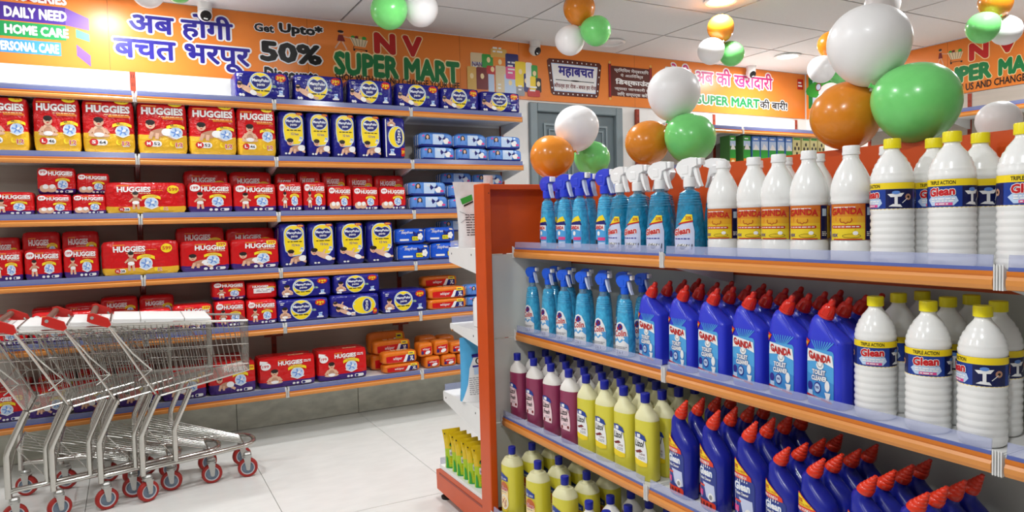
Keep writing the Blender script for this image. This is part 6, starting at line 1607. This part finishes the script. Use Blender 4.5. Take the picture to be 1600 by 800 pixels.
def gate(p0, p1, n=17):                           # hinged rear flap between two (x, z) points
    m = MB()
    for k in range(n):
        u = -1 + 2 * k / (n - 1)
        m.wire((p0[0], side_y(p0[0], p0[1], 1) * .93 * u, p0[1]), (p1[0], side_y(p1[0], p1[1], 1) * .88 * u, p1[1]), .0013, CHW)
    for t in (0, .3, .6, 1):
        x = p0[0] + (p1[0] - p0[0]) * t; z = p0[1] + (p1[1] - p0[1]) * t
        m.wire((x, side_y(x, z, -1) * (.93 - .05 * t), z), (x, side_y(x, z, 1) * (.93 - .05 * t), z), .003, CHW)
    return m.mesh('rear_flap', fix=False)
TP['gate_up'] = gate((-.12, .9), (.27, .80), 9); TP['gate_down'] = gate((-.12, .9), (.085, .515))
m = MB()
for k in range(7):
    u = -1 + 2 * k / 6
    m.wire((.03, u * .16, .345), (.49, u * .085, .18), .0022, CHW)
    if k in (0, 6): m.wire((.03, u * .16, .345), (.15, u * .19, .19), .0022, CHW)
m.wire((.03, -.16, .345), (.03, .16, .345), .004, CHW); m.wire((.49, -.1, .18), (.49, .1, .18), .005, CHW); m.wire((.0, -.215, .21), (.03, -.16, .345), .004, CHW); m.wire((.0, .215, .21), (.03, .16, .345), .004, CHW); m.wire((.15, -.19, .18), (.15, .19, .18), .005, CHW)
m.box(.455, -.125, .162, .515, -.075, .168, FORK); m.box(.455, .075, .162, .515, .125, .168, FORK)
TP['rack'] = m.mesh('lower_rack', fix=False)
m = MB(); m.box(0, -.17, 0, .45, .19, .016, SEATW, .003)
for x in (.12, .32): m.box(x, -.171, -.0005, x + .004, .191, .0165, FORK)
m.tube([(-.01, -.18, .006), (-.01, .2, .006)], .005, CHW, 6)
TP['seat'] = m.mesh('child_seat_flap')
m = MB(); m.tube([(-.185, -.25, .945), (-.185, .25, .945)], .015, BARM, 12); TP['bar'] = m.mesh('handle_bar')
br = MB(); br.prism([(-.205, .93), (-.2, .963), (-.178, .966), (-.115, .935), (-.105, .905), (-.12, .893), (-.185, .918)], -.012, .012, GRIP, 'Y'); br.lathe([(.008, -.0135), (.008, -.0125)], FORK, 12, (-.183, 0, .945), 'Y'); TP['bracket'] = br.mesh('handle_bracket')
c_lab = ['rearmost chrome shopping trolley, cut off by the left edge, rear flap down', 'second chrome shopping trolley from the left in the nested row', 'third chrome shopping trolley from the left in the nested row', 'front chrome shopping trolley of the nested row, its long nose pointing right']
for i, x in enumerate((-.535, -.36, -.165, .016)):
    o = empty('shopping_trolley', (x, 4.176, 0)); tag(o, c_lab[i], 'shopping trolley', 'nested shopping trolleys in front of the nappy shelves')
    link('base_rail', TP['base_rail'], o)
    for k in ('ura', 'urb', 'uma', 'umb'): link('upright_tube', TP[k], o)
    for k in ('bsa', 'bsb'): link('basket_side', TP[k], o)
    link('basket_front', TP['front'], o); link('basket_floor', TP['floor'], o); link('lower_rack', TP['rack'], o)
    link('rear_flap', TP['gate_down' if i == 0 else 'gate_up'], o)
    s_ = link('child_seat_flap', TP['seat'], o, (-.1, 0, .908)); s_.rotation_euler = (0, radians(4.2), 0)
    hb = link('handle_bar', TP['bar'], o)
    for s in (-1, 1): link('handle_bracket', TP['bracket'], hb, (0, s * .255, 0))
    for (cx, cy, an) in ((0, -.225, .25), (0, .225, -.2), (.485, -.11, .1), (.485, .11, .3)):
        an += random.uniform(-.25, .25)
        f = link('caster_fork', fork_me, o, (cx + .02 * cos(an), cy + .02 * sin(an), .0517), an)
        link('wheel', wheel_me, f)
